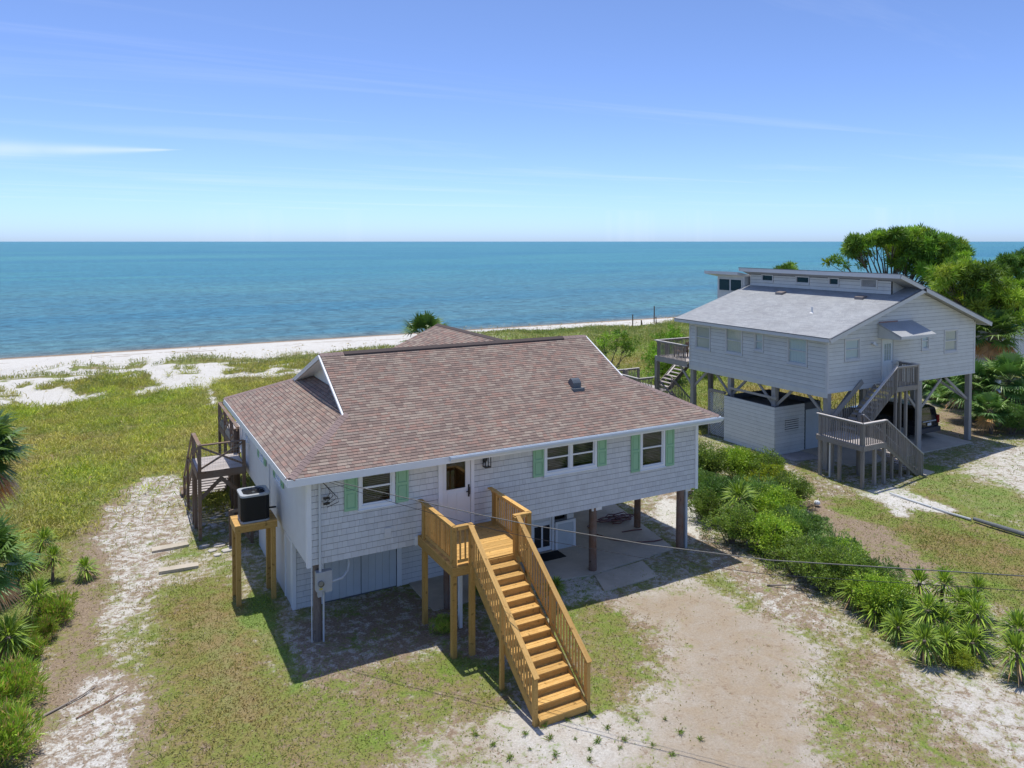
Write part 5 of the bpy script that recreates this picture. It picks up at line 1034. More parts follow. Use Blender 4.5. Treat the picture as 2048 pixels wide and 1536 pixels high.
# ------------------------------------------------------------------ neighbour's seaward deck
nd_ = thing('balcony_deck', 'weathered dark timber balcony deck with stairs on the sea end of the blue grey house', 'deck', (31.5, 38, 0))
KZ = 3.98
for k in range(20): box('deck_board', 31.25, 37.0, 35.06+k*.15+.004, 35.06+(k+1)*.15-.004, KZ-.035, KZ, M['deckgrey'], nd_)
box('rim_joist', 31.2, 31.249, 35.05, 38.08, KZ-.32, KZ-.001, M['npost'], nd_); box('rim_joist', 31.25, 37, 38.061, 38.1, KZ-.3, KZ-.001, M['npost'], nd_)
rail((31.22, 38.05), (31.22, 35.1), par=nd_, mat=GWD, capm=CAP, zt=5.0, zb_=KZ, drop=.2, gap=.12, capw=.13); rail((37, 38.06), (31.25, 38.06), par=nd_, mat=GWD, capm=CAP, zt=5.0, zb_=KZ, drop=.2, gap=.12, capw=.13)
for y in (37.95, 41.3): box('post', 31.3-.12, 31.3+.12, y-.12, y+.12, -.3, KZ-.3 if y < 40 else 2.6, GWD, nd_)
box('post', 34.2, 34.44, 36.2, 36.44, -.3, KZ-.05, GWD, nd_)
MZ = 1.62
for k in range(22): box('deck_board', 30.0, 32.6, 38.15+k*.15+.004, 38.15+(k+1)*.15-.004, MZ-.035, MZ, M['deckgrey'], nd_)
box('rim_joist', 29.96, 29.999, 38.15, 41.5, MZ-.24, MZ-.001, GWD, nd_)
for x, y in ((30.0, 38.2), (30.0, 39.8), (30.0, 41.4), (32.5, 41.4)): box('post', x-.06, x+.06, y-.06, y+.06, -.3, 2.55, GWD, nd_)
rail((29.98, 41.45), (29.98, 38.2), par=nd_, mat=GWD, capm=CAP, zt=2.6, zb_=MZ, drop=.2, gap=.12, capw=.13); rail((32.55, 41.45), (30.0, 41.45), par=nd_, mat=GWD, capm=CAP, zt=2.6, zb_=MZ, drop=.2, gap=.12, capw=.13); rail((30.0, 38.15), (31.2, 38.15), par=nd_, mat=GWD, capm=CAP, zt=2.6, zb_=MZ, drop=.2, gap=.12, capw=.13)
for k in range(11):
    x = 32.4+k*.235; z = MZ+(k+1)*(KZ-MZ)/12; box('tread', x, x+.28, 38.3, 39.35, z-.04, z, M['deckgrey'], nd_)
for y in (38.25, 39.4): beam('stringer', (32.4, y, MZ-.05), (35.1, y, KZ-.1), .04, .26, GWD, nd_)
beam('hand_rail', (32.4, 38.22, 2.65), (35.1, 38.22, 5.0), .13, .04, CAP, nd_)
for k in range(9):
    z = MZ-(k+1)*.17; box('tread', 31.4, 32.5, 38.1-k*.28-.28, 38.1-k*.28, z-.04, z, M['deckgrey'], nd_)
for x in (31.38, 32.52):
    beam('stringer', (x, 38.1, MZ-.1), (x, 35.6, .03), .04, .26, GWD, nd_); beam('hand_rail', (x, 38.1, 2.55), (x, 35.5, 1.0), .09, .04, GWD, nd_)
    for k in range(18): y = 38.0-k*.138; box('baluster', x-.019, x+.019, y-.019, y+.019, 1.45-k*.082, 2.5-k*.082, GWD, nd_)
# two chairs on the balcony deck
def deck_chair(x, y, rot, label, mat):
    t = thing('deck_chair', label, 'chair', (x, y, KZ)); R = Matrix.Rotation(rot, 4, 'Z')
    def bm_(n, p, q, w, h): a = Matrix.Translation((x, y, KZ)) @ R; beam(n, a @ Vector(p), a @ Vector(q), w, h, mat, t)
    for k in range(5): bm_('seat_slat', (-.26, -.25+k*.12, .40-.03*k), (.26, -.25+k*.12, .40-.03*k), .10, .02)
    for k in range(5): bm_('back_slat', (-.24+k*.12, .28, .30), (-.24+k*.12, .55, 1.0), .10, .02)
    for s in (-1, 1): bm_('leg', (s*.29, -.28, 0), (s*.29, -.28, .60), .05, .08); bm_('leg', (s*.29, .35, 0), (s*.29, .35, .60), .05, .08); bm_('arm_rest', (s*.31, -.33, .62), (s*.31, .42, .62), .11, .025)
deck_chair(32.3, 36.9, math.radians(200), 'brown slatted chair on the balcony deck, nearer the rail corner', M['brownwood']); deck_chair(33.6, 36.3, math.radians(160), 'white slatted chair on the balcony deck, nearer the house wall', M['ntrim'])
# ------------------------------------------------------------------ dark car parked under the neighbour's house
def make_car(x, y):
    """tail towards the street (-Y); x,y = middle of the tail"""
    c = thing('parked_car', 'black sport utility vehicle parked under the blue grey stilt house', 'car', (x, y, .05)); z0 = .05
    paint = nmat('black_car_paint'); g = G(paint); b = g.bsdf((.012, .014, .018), .18, .5); b.inputs['Coat Weight'].default_value = .6; g.done(b)
    def sec(yy, hw, zb_, zt, rw, zs):  # half cross-section of the body at depth yy
        return [(hw*.93, yy, zb_), (hw, yy, zb_+.18), (hw*1.0, yy, zs*.75), (hw*.985, yy, zs), (rw, yy, zt-.08), (rw*.86, yy, zt), (0, yy, zt+.02)]
    S = [sec(0.02, .92, .38, 1.02, .80, .98), sec(0.12, .98, .32, 1.78, .74, 1.08), sec(.45, 1.0, .28, 1.86, .74, 1.08), sec(1.5, 1.0, .28, 1.88, .75, 1.08), sec(2.6, 1.0, .28, 1.86, .74, 1.07), sec(3.25, 1.0, .28, 1.62, .72, 1.06), sec(3.75, 1.0, .28, 1.12, .84, 1.06), sec(4.7, .97, .3, 1.02, .82, .98), sec(5.05, .88, .36, .82, .74, .8)]
    mb = MB(); V = []; n = len(S[0])
    for s in S: V += [(x+p[0], y+p[1], z0+p[2]) for p in s]+[(x-p[0], y+p[1], z0+p[2]) for p in reversed(s[:-1])]
    m = 2*n-1; Fs = [(i*m+k, i*m+k+1, (i+1)*m+k+1, (i+1)*m+k) for i in range(len(S)-1) for k in range(m-1)]+[tuple(range(m)), tuple((len(S)-1)*m+k for k in reversed(range(m)))]
    Fs += [((i+1)*m, (i+1)*m+m-1, i*m+m-1, i*m) for i in range(len(S)-1)]
    body = mb.add(V, Fs).build('body', paint, c, smooth=False)
    gl = glassmat('car_glass', (.15, .17, .18), .3)
    for s in (-1, 1):
        for (ya, yb_) in ((.35, 1.35), (1.42, 2.35), (2.42, 3.1)):
            P_ = [(x+s*1.0, y+ya, z0+1.14), (x+s*1.0, y+yb_+(.25 if ya > 2 else 0), z0+1.14), (x+s*.79, y+yb_-.02, z0+(1.70 if ya < 2 else 1.62)), (x+s*.79, y+ya+.05, z0+1.72)]
            MB().prism([Vector(p)+Vector((s*.004, 0, .01)) for p in P_], (s*.012, 0, .006)).build('window', gl, c)
        tl = painted('red_tail_light', (.25, .015, .012), .25, 0, 0); MB().box(x+s*.86-.09, x+s*.86+.09, y-.02, y+.16, z0+.88, z0+1.32).build('tail_light', tl, c)
        MB().box(x+s*1.0-.02 if s > 0 else x-1.16, x+1.16 if s > 0 else x-1.0+.02, y+3.1, y+3.22, z0+1.08, z0+1.28).build('mirror', paint, c)
        MB().tube([(x+s*.62, y+.5, z0+1.93), (x+s*.62, y+2.6, z0+1.93)], .025, 8).build('roof_rail', M['greymetal'], c)
        for yy in (.95, 4.05):
            wq = MB().tube([(x+s*.80, y+yy, z0+.37), (x+s*1.02, y+yy, z0+.37)], .37, 24).build('wheel', M['blackrub'], c); MB().tube([(x+s*1.02, y+yy, z0+.37), (x+s*1.035, y+yy, z0+.37)], .23, 18).build('rim', M['greymetal'], wq)
    MB().prism([(x-.74, y+.06, z0+1.12), (x+.74, y+.06, z0+1.12), (x+.66, y+.115, z0+1.68), (x-.66, y+.115, z0+1.68)], (0, -.02, .0)).build('rear_window', gl, c)
    MB().box(x-.94, x+.94, y-.10, y+.08, z0+.42, z0+.68).build('bumper', metal('grey_black_bumper', (.05, .05, .055), .5), c); MB().box(x-.6, x+.6, y-.04, y+.0, z0+1.02, z0+1.08).build('chrome_strip', M['greymetal'], c)
    MB().box(x-.17, x+.17, y-.03, y-.012, z0+.80, z0+.95).build('licence_plate', M['whitepvc'], c)
make_car(41.25, 26.15)
# ------------------------------------------------------------------ green roofed house beyond the palms
gh = thing('green_roof_house', 'white stilt house with teal green metal hip roof beyond the palms', 'house', (60, 33, 0))
teal = metal('teal_metal_roof', (.05, .22, .19), .45); whitew = painted('white_wall', (.62, .64, .66), .6)
box('wall', 53.5, 66, 29, 38, 2.6, 5.5, whitew, gh); mb = MB(); a, b, c_, d = 52.7, 66.8, 28.2, 38.8; mb.add([(a, c_, 5.5), (b, c_, 5.5), (b, d, 5.5), (a, d, 5.5), (58, 33.5, 8.3), (62, 33.5, 8.3)], [(0, 1, 5, 4), (1, 2, 5), (2, 3, 4, 5), (3, 0, 4), (3, 2, 1, 0)]); gr_ = mb.build('roof', teal, gh)
for k in range(22):
    t = (k+.5)/22; X = a+(b-a)*t; X2 = 58+4*t; MB().beam((X, c_, 5.53), (X2, 33.5, 8.33), .06, .05).build('roof_seam', teal, gr_)
for k in range(16):
    t = (k+.5)/16; Y = c_+(d-c_)*t; MB().beam((a, Y, 5.53), (58, 33.5, 8.33), .06, .05).build('roof_seam', teal, gr_)
for x in (53.8, 60, 65.7):
    for y in (29.3, 37.7): box('stilt', x-.15, x+.15, y-.15, y+.15, -.3, 2.6, whitew, gh)
frX = Fr((53.5, 0, 0), (0, -1, 0), (0, 0, 1), (-1, 0, 0)); frY = Fr((0, 29, 0), (1, 0, 0), (0, 0, 1), (0, -1, 0))
for u in (-37, -34, -31.2): window(gh, frX, u, u+1.1, 3.5, 4.9, fill=None, glass=M['glass_dark'])
for u in (54.5, 58, 62): window(gh, frY, u, u+1.2, 3.5, 4.9, fill=None, glass=M['glass_dark'])
box('wall_band', 53.4, 66.1, 28.9, 38.1, 2.3, 2.6, teal, gh)
# ------------------------------------------------------------------ beach posts, litter in the neighbour's yard
for i, (px, py, h, lb) in enumerate(((1265, 655, 2.0, 'tall thin dark post on the beach, leftmost of the group'), (1283, 652, 1.0, 'short stout brown post on the beach, second from the left'), (1308, 650, 2.6, 'tallest dark post on the beach, third from the left'), (1312, 653, 1.3, 'mid height dark post standing close to the tallest beach post'))):
    q = atz(px, py, -1.2); z = gz(q[0], q[1]); mb = MB(); r = .14 if i == 1 else .09; mb.tube([(q[0], q[1], z-.4), (q[0]+.03, q[1], z+h*.5), (q[0]+random.uniform(-.05, .05), q[1], z+h)], [r, r*.95, r*.85], 9); tag(mb.build('beach_post', M['brownwood']), lb, 'post', 'old posts on the beach')
z = .06; tag(MB().tube([(30.77, 21.26, z+.03), (30.78, 20.3, z), (30.78, 19.37, z)], .038, 10).build('plastic_pipe', M['pvc']), 'pale grey plastic pipe lying on the grass before the grey stairs', 'pipe')
lg = MB(); lg.tube([(30.8, 17.6, .12), (30.8, 16.6, .13), (30.82, 15.2, .14), (30.85, 13.6, .14)], [.07, .085, .09, .09], 10); tag(lg.build('weathered_log', wood('dark_grey_log', (.10, .11, .115), (.22, .23, .23), .8, .1)), 'long dark grey weathered log lying in the neighbouring yard at the right edge', 'log')
gar = MB(); gar.tube([(30.78, 19.3, .05), (30.75, 18.6, .05), (30.8, 17.7, .06)], [.04, .05, .05], 8); tag(gar.build('plastic_pipe', M['greymetal']), 'thin grey pipe between the pale pipe and the dark log', 'pipe')
bag = MB(); n = 10
for j in range(6): bag.v += [(26.74+.15*math.sin(math.pi*(j+.3)/6)*math.cos(6.283*k/n)*(1+.15*math.sin(k*2.2+j)), 21.85+.13*math.sin(math.pi*(j+.3)/6)*math.sin(6.283*k/n), .04+.2*(1-math.cos(math.pi*j/5))/2) for k in range(n)]
bag.f = [(j*n+k, j*n+(k+1) % n, (j+1)*n+(k+1) % n, (j+1)*n+k) for j in range(5) for k in range(n)]+[tuple(range(n)), tuple(5*n+k for k in range(n))]; bag.m = [0]*len(bag.f)
tag(bag.build('plastic_jug', M['whitepvc'], smooth=True), 'small white plastic jug lying on the bare ground behind the hedge', 'jug')
# ------------------------------------------------------------------ plants
LF = leafmat('leaf', .30, .45, tint=(1.24, 1.02, 1.1), gain=2.15); NEED = leafmat('needles', .28, .55, tint=(1.24, 1.03, 1.0), gain=2.35); GRS = leafmat('grass_blade', .30, .6, gain=1.18); FROND = leafmat('palm_frond', .22, .40, spec=.35, tint=(1.35, 1.05, .9), gain=1.95)
bark = wood('grey_brown_bark', (.10, .075, .06), (.20, .165, .14), .9, .1); palmbark = wood('palm_bark', (.14, .11, .085), (.26, .215, .17), .9, .1)
def pick(N, cols, j=.18):
    c = np.array(cols)[rng.integers(0, len(cols), N)]; return np.clip(c*(1+(rng.random((N, 1))-.5)*2*j), 0, 1)
def at_depth(px, dep):
    lat = (px-CX)/F*dep; c, s = math.cos(YAW), math.sin(YAW); return (c*lat+s*dep, -s*lat+c*dep)
def zpx(py, dep): return CAMH-(py-483)/F*dep
def obj(name, me, parent): o = bpy.data.objects.new(name, me); COL.objects.link(o); o.parent = parent; return o
def plant(name, label, cat, loc, rot, sc, parts, group, tilt=0.0, zs=1.0):
    t = thing(name, label, cat, loc, group); t.rotation_euler = ((random.random()-.5)*tilt, (random.random()-.5)*tilt, rot); t.scale = (sc, sc, sc*zs)
    for n, me in parts: obj(n, me, t)
    return t
# --- yucca
def yucca_proto(stem, seed):
    N = 165; k = np.arange(N); az = k*2.39996+rng.random(N)*.5; el = np.radians(np.interp(k/N, [0, .25, 1], [-38, 0, 82])+rng.normal(0, 7, N)); D = np.stack([np.cos(el)*np.cos(az), np.cos(el)*np.sin(az), np.sin(el)], 1)
    P_ = np.stack([.03*np.cos(az), .03*np.sin(az), stem-.10+.18*k/N], 1)+D*.02
    C = pick(N, [(.075, .14, .016), (.095, .165, .02), (.12, .20, .026), (.06, .115, .024)], .2); old = (k < 12); C[old] = pick(old.sum(), [(.16, .125, .055), (.14, .10, .05)])
    side = unit(np.cross(D, np.array([0, 0, 1.])+rng.normal(0, .1, (N, 3)))); Ln = rng.uniform(.44, .62, N)
    V, Fc, CC = blades(P_, D, Ln, rng.uniform(.036, .05, N), C, np.where(old, .25, .04), side); CC = CC.reshape(N, 4, 3); CC[:, 2] *= 1.35; CC[:, 0] *= .75
    me = np_mesh('leaves', V, Fc, LF, CC.reshape(-1, 3)); mb = MB(); mb.tube([(0, 0, -.1), (.02, 0, stem*.5), (0, 0, stem)], [.06, .055, .05], 8); tmp = mb.build('stem', bark); m2 = tmp.data; off = tmp.matrix_basis.translation.copy(); bpy.data.objects.remove(tmp)
    for v in m2.vertices: v.co += off
    return [('leaves', me), ('stem', m2)]
YP = [yucca_proto(s, i) for i, s in enumerate((.40, .62, .9))]
YU = [(1696, 1175, 1, 1.0, 'pale green yucca standing alone at the hedge foot, upper left end of the yucca patch'), (1732, 1192, 0, .9, 'small yucca just right of the lone upper left yucca'), (1745, 1217, 0, 1.0, 'yucca at the bottom left edge of the patch below two smaller ones'),
 (1800, 1246, 0, 1.1, 'rounded low yucca at the front left of the dense yucca patch'), (1846, 1204, 2, 1.15, 'largest pale topped yucca in the middle of the dense patch'), (1844, 1262, 1, 1.15, 'dark green yucca with yellowed lower leaves at the front of the patch'), (1886, 1240, 1, 1.1, 'tall yucca right of the dark green one at the front of the patch'),
 (1892, 1280, 0, 1.1, 'lowest yucca with straw coloured lower leaves at the front of the patch'), (1948, 1279, 0, 1.1, 'rounded yucca at the front right corner of the patch'), (1919, 1240, 1, .95, 'small yucca between the front right corner one and the middle'), (1965, 1228, 2, 1.0, 'tall stemmed yucca with drooping dry leaves at the right side of the patch'),
 (1938, 1208, 1, 1.0, 'yucca behind the tall stemmed one on the right side of the patch'), (1907, 1197, 1, 1.05, 'yucca behind the middle of the patch below the thin wire'), (1877, 1164, 2, 1.05, 'yucca at the back of the patch touching the service cable line, middle one'), (1840, 1166, 2, 1.05, 'dark yucca at the back left of the patch beside the shrubs'), (1948, 1172, 2, 1.05, 'isolated dark yucca at the back right of the patch'),
 (2040, 1246, 2, 1.1, 'upper of two yuccas at the right photo edge'), (2044, 1305, 1, 1.2, 'lower of two yuccas at the right photo edge'),
 (1488, 992, 2, 1.3, 'yucca poking out of the middle of the green hedge'), (1508, 1057, 1, 1.1, 'yucca at the near foot of the hedge below the one in its middle'),
 (66, 1078, 2, 1.0, 'uppermost yucca in the left clump'), (105, 1112, 2, .95, 'yucca with brown stem at the right side of the left clump'), (62, 1118, 2, 1.05, 'dark yucca in the middle of the left clump'), (45, 1150, 1, 1.0, 'yucca at the lower left of the left clump beside the palm'), (72, 1192, 1, 1.0, 'bright green yucca at the bottom of the left clump'), (176, 1136, 0, .8, 'small lone yucca by the sandy path at the left'), (10, 1262, 1, 1.25, 'pale yucca at the left photo edge below the palm'),
 (1110, 1166, 0, .75, 'small dark yucca in the shade right of the entry stairs')]
for i, (px, py, k, sc, lb) in enumerate(YU):
    zc = (.45, .68, .95)[k]*sc; q = atz(px, py, zc); plant('yucca_plant', lb, 'yucca', (q[0], q[1], gz(q[0], q[1])), i*1.3, sc*random.uniform(.88, 1.12), YP[k], 'spiky yuccas in the sand', .5)
# --- broad shrubs of the hedge
def shrub_proto(R, Hh, N, cols, seed, leaf=(.075, .03), nl=17, up=.5):
    N = int(N*1.5)
    cs = []; 
    for i in range(nl):
        a = rng.random()*6.283; r = R*.55*math.sqrt(rng.random()); cs.append((r*math.cos(a), r*math.sin(a), Hh*(.32+.42*rng.random()*(1-.5*r/R)), R*(.26+.20*rng.random())))
    cs = np.array(cs); k = rng.integers(0, nl, N); d = unit(rng.normal(size=(N, 3))); rr = cs[k, 3]*(.55+.5*rng.random(N)**.5); P_ = cs[k, :3]+d*rr[:, None]*np.array([1, 1, .85])
    P_[:, 2] = np.maximum(P_[:, 2], .04+rng.random(N)*.1)
    P_ += (np.stack([vnoise(P_[:, 0]*3, P_[:, 1]*3+P_[:, 2]*2, .5, 1), vnoise(P_[:, 1]*3, P_[:, 2]*3, .5, 2), vnoise(P_[:, 2]*3, P_[:, 0]*3, .5, 3)], 1)-.5)*.34
    D = unit(d*.7+rng.normal(0, .5, (N, 3))+np.array([0, 0, up])); C = pick(N, cols, .25)
    sprig = vnoise(P_[:, 0]+7, P_[:, 1]+P_[:, 2], .28, 4); C *= (.72+.6*sprig)[:, None]
    V, Fc, CC = blades(P_, D, rng.uniform(leaf[0]*.7, leaf[0]*1.4, N), rng.uniform(leaf[1]*.7, leaf[1]*1.3, N), C, .05)
    me = np_mesh('foliage', V, Fc, LF, CC); mb = MB()
    for i in range(16):
        a = 6.283*i/16+rng.random(); c = cs[i % nl]; k_ = 1.0+.35*rng.random(); mb.tube([(.06*math.cos(a), .06*math.sin(a), -.1), (c[0]*.5*k_, c[1]*.5*k_, Hh*.3), (c[0]*k_*1.15, c[1]*k_*1.15, c[2]*k_+.15)], [.03, .018, .006], 5)
    tmp = mb.build('stems', bark, origin=(0, 0, 0)); m2 = tmp.data; bpy.data.objects.remove(tmp); return [('foliage', me), ('stems', m2)]
gA = [(.065, .125, .020), (.08, .145, .024), (.06, .10, .03), (.11, .175, .028)]; gB = [(.11, .20, .022), (.15, .235, .025), (.085, .165, .02)]; gC = [(.045, .10, .022), (.06, .125, .03), (.085, .15, .04)]; gY = [(.125, .185, .018), (.155, .20, .018), (.09, .155, .018)]
SP = [shrub_proto(1.15, 1.9, 9500, gA, 1), shrub_proto(1.15, 1.8, 9500, gB, 2), shrub_proto(1.1, 1.6, 9500, gC, 3, (.11, .022), up=.7), shrub_proto(.9, 1.3, 6500, gY, 4), shrub_proto(.75, .8, 3200, [(.115, .215, .022), (.15, .25, .03), (.09, .175, .022), (.20, .17, .07)], 5, (.16, .02), up=1.1), shrub_proto(1.3, 2.0, 9000, [(.035, .085, .02), (.05, .11, .02)], 6)]
SHR = [(1420, 920, 0, 1.05, 'green shrub at the far left end of the hedge beside the near house corner'), (1488, 922, 1, 1.05, 'yellow green shrub before the grey store, left of the brightest one'), (1550, 942, 3, 1.15, 'brightest yellow shrub at the upper right end of the hedge'), (1585, 975, 0, .85, 'dark green shrub at the right edge of the hedge below the brightest yellow one'),
 (1430, 990, 5, .9, 'dark shrub by the house corner with bare twigs at its foot'), (1500, 985, 2, 1.1, 'fine leaved shrub in the middle of the hedge around the poking yucca'), (1555, 1010, 1, 1.0, 'lighter green shrub in the middle of the hedge right of the poking yucca'), (1462, 1045, 0, .9, 'shrub at the near edge of the hedge left of the foot yucca'),
 (1535, 1062, 1, .98, 'round bright shrub at the near edge of the hedge right of the foot yucca'), (1605, 1050, 2, .95, 'feathery shrub on the yard side of the hedge middle'), (1592, 1108, 0, .8, 'shrub just above the service cable at the hedge foot'), (1655, 1098, 2, .9, 'feathery grey green shrub crossed by the service cable'),
 (1705, 1135, 0, .85, 'shrub behind the lone upper left yucca'), (1765, 1180, 1, .85, 'yellow green shrub just left of the dense yucca patch'), (1640, 1135, 0, .8, 'green shrub at the hedge foot just below the service cable, left of the lone yucca'), (1690, 1115, 1, .8, 'light green shrub behind the service cable, right of the feathery grey green one'), (1405, 1010, 0, .75, 'green shrub at the foot of the hedge right by the corner pile'), (1745, 1150, 2, .8, 'feathery shrub at the yard side of the hedge end, above the yellow green one'), (1400, 958, 2, .85, 'feathery shrub hard against the near house corner, lower left end of the hedge'), (1525, 935, 0, 1.0, 'green shrub between the yellow green one and the brightest one before the store'), (1395, 905, 4, 1.0, 'weedy light green growth at the house corner under the lattice'), (1480, 890, 4, 1.1, 'weedy light green growth at the foot of the grey store'), (1795, 1215, 5, .55, 'small dark shrub tucked into the left side of the yucca patch'), (1925, 1305, 3, .45, 'small yellow green shrub at the foot of the yucca patch front')]
for i, (px, py, k, sc, lb) in enumerate(SHR):
    q = atz(px, py, .9*sc); plant('hedge_shrub', lb, 'shrub', (q[0], q[1], gz(q[0], q[1])-.03), i*2.1, sc*1.22, SP[k], 'shrubs of the hedge between the yards', 0, .82)
WB = [(110, 1222, 1.0, 'bright green weedy bush below the left yucca clump'), (75, 1262, .8, 'low weedy bush between the left yuccas and the edge yucca'), (48, 1300, .8, 'weedy bush right of the edge yucca at the left'), (12, 1385, 1.25, 'bright weedy bush at the left photo edge, upper one'), (5, 1475, 1.3, 'bright weedy bush at the lower left photo corner'), (884, 1250, .55, 'small dark weed in the shade beside the front deck post'), (968, 1180, .55, 'broad dark weed in the shade under the entry stairs')]
for i, (px, py, sc, lb) in enumerate(WB):
    q = atz(px, py, .3*sc); plant('weedy_bush', lb, 'bush', (q[0], q[1], gz(q[0], q[1])-.03), i*1.7, sc, SP[4], 'low weedy bushes')
# --- sabal palms
def palm_parts(nf, r, th, trunk_r, seed, dead=5, lean=(0, 0), cols=None):
    cols = cols or [(.035, .085, .022), (.05, .11, .028), (.07, .14, .035)]; PV = []; ctr = np.array([lean[0], lean[1], th])
    stems = MB()
    for i in range(nf+dead):
        az = i*2.39996+rng.random()*.4; isd = i < dead; el = math.radians(-62+rng.random()*22) if isd else math.radians(-32+110*((i-dead)/nf)+rng.normal(0, 6))
        ax = np.array([math.cos(el)*math.cos(az), math.cos(el)*math.sin(az), math.sin(el)]); pl_ = r*(.42+.12*rng.random()); hub = ctr+ax*pl_
        stems.tube([tuple(ctr), tuple(ctr+ax*pl_*.5+np.array([0, 0, .03])), tuple(hub)], [.03, .022, .014], 5)
        sd = unit(np.cross(ax, [0, 0, 1.])); up_ = np.cross(sd, ax); ns_ = 30; th_ = np.radians(np.linspace(-115, 115, ns_)); D = np.cos(th_)[:, None]*ax+np.sin(th_)[:, None]*sd+up_*(.22+.12*np.cos(2*th_))[:, None]
        D = unit(D); ln = r*(.62-.16*np.abs(th_)/2)*rng.uniform(.9, 1.08, ns_); base = np.array([.30, .22, .12]) if isd else np.array(cols[rng.integers(0, len(cols))])*(.8+.5*rng.random())
        C = np.clip(base*(1+(rng.random((ns_, 1))-.5)*.35), 0, 1); side = unit(np.cross(D, up_+rng.normal(0, .12, (ns_, 3)))); w_ = r*.05
        # each leaflet: inner strip then a drooping tip
        h0 = np.broadcast_to(hub, (ns_, 3)); m_ = h0+D*ln[:, None]*.55; t_ = h0+D*ln[:, None]; t_[:, 2] -= ln*rng.uniform(.12, .42, ns_)
        V = np.stack([h0-side*w_*.15, m_-side*w_*.5, m_+side*w_*.5, h0+side*w_*.15, m_-side*w_*.5, t_, t_+side*.004, m_+side*w_*.5], 1).reshape(-1, 3); Fc = np.arange(8*ns_).reshape(-1, 4); PV.append((V, Fc, np.repeat(C, 8, 0)))
    V, Fc, CC = merge(PV); me = np_mesh('fronds', V, Fc, FROND, CC); s_ = stems.build('stalks', palmbark, origin=(0, 0, 0)); m1 = s_.data; m1.materials[0] = bpy.data.materials.get('stalk_green') or painted('stalk_green', (.12, .16, .05), .5, 0, 0); bpy.data.objects.remove(s_)
    mb = MB(); mb.tube([(0, 0, -.3), (lean[0]*.3, lean[1]*.3, th*.4), (lean[0]*.8, lean[1]*.8, th*.8), tuple(ctr+np.array([0, 0, .1]))], [trunk_r*1.15, trunk_r, trunk_r, trunk_r*1.2], 12)
    for k in range(26):
        a = k*2.4; z = th*(.45+.55*k/26); f = z/th; mb.beam((lean[0]*f+trunk_r*.9*math.cos(a), lean[1]*f+trunk_r*.9*math.sin(a), z-.08), (lean[0]*f+trunk_r*1.5*math.cos(a), lean[1]*f+trunk_r*1.5*math.sin(a), z+.10), .06, .025)
    t_ = mb.build('trunk', palmbark, origin=(0, 0, 0)); m2 = t_.data; bpy.data.objects.remove(t_); return [('fronds', me), ('stalks', m1), ('trunk', m2)]
def palm(px, py, z, r, label, nf=30, dead=6, tr=.17, name='sabal_palm', cols=None, dep=None):
    if dep: x, y = at_depth(px, dep); z = zpx(py, dep)
    else: x, y = atz(px, py, z)[:2]
    g0 = gz(x, y); return plant(name, label, 'palm', (x, y, g0), rng.random()*6, 1.0, palm_parts(nf, r, z-g0, tr, 0, dead, (0.1, .05), cols), 'fan palms')
palm(-45, 910, 4.4, 1.75, 'tall fan palm crown with brown hanging fronds at the upper left photo edge', 34, 10)
palm(-35, 1130, 2.3, 1.5, 'lower fan palm at the left photo edge beside the yucca clump', 30, 6)
palm(846, 674, 0, 2.0, 'fan palm crown peeking over the wing roof against the sea', 20, 2, dep=50)
palm(1985, 668, 0, 2.0, 'fan palm with leaning trunk right of the blue grey house gable', 30, 9, dep=50, tr=.2)
lowc = [(.035, .095, .03), (.05, .12, .035), (.075, .15, .05)]
for (px, py, dep, r, lb) in ((1955, 775, 47, 1.9, 'low palm clump directly behind the right stilt of the blue grey house'), (2020, 765, 46, 2.1, 'broad low palm below the leaning palm at the right'), (2050, 810, 45, 1.8, 'low palm at the right photo edge above the litter'), (1905, 805, 52, 1.7, 'low palm seen between the stilts over the car'), (1890, 775, 54, 1.8, 'dim low palm behind the car'), (1988, 825, 44, 1.3, 'small grey green palm drooping right of the stilt')):
    palm(px, py, 0, r, lb, 22, 2, .14, 'low_palm', lowc, dep)
for i, (px, py, dep, sc, lb) in enumerate(((2030, 850, 44, 1.1, 'dark green shrub below the low palms at the right edge'), (1965, 850, 46, .8, 'dark green shrub right of the corner stilt'), (1880, 790, 57, 1.6, 'dark shrub mass behind the parked car'), (1860, 775, 62, 1.8, 'tall dark shrub far behind the blue grey house'), (1340, 690, 60, 1.5, 'bright green shrub behind the balcony deck'), (1322, 668, 66, 1.4, 'dark shrub on the dune left of the balcony deck'), (1420, 740, 62, 1.3, 'green shrub seen under the blue grey house between stilts'))):
    x, y = at_depth(px, dep); plant('dune_shrub', lb, 'shrub', (x, y, gz(x, y)-.05), i*1.1, sc, SP[5 if i < 4 else 1], 'shrubs beyond the houses')
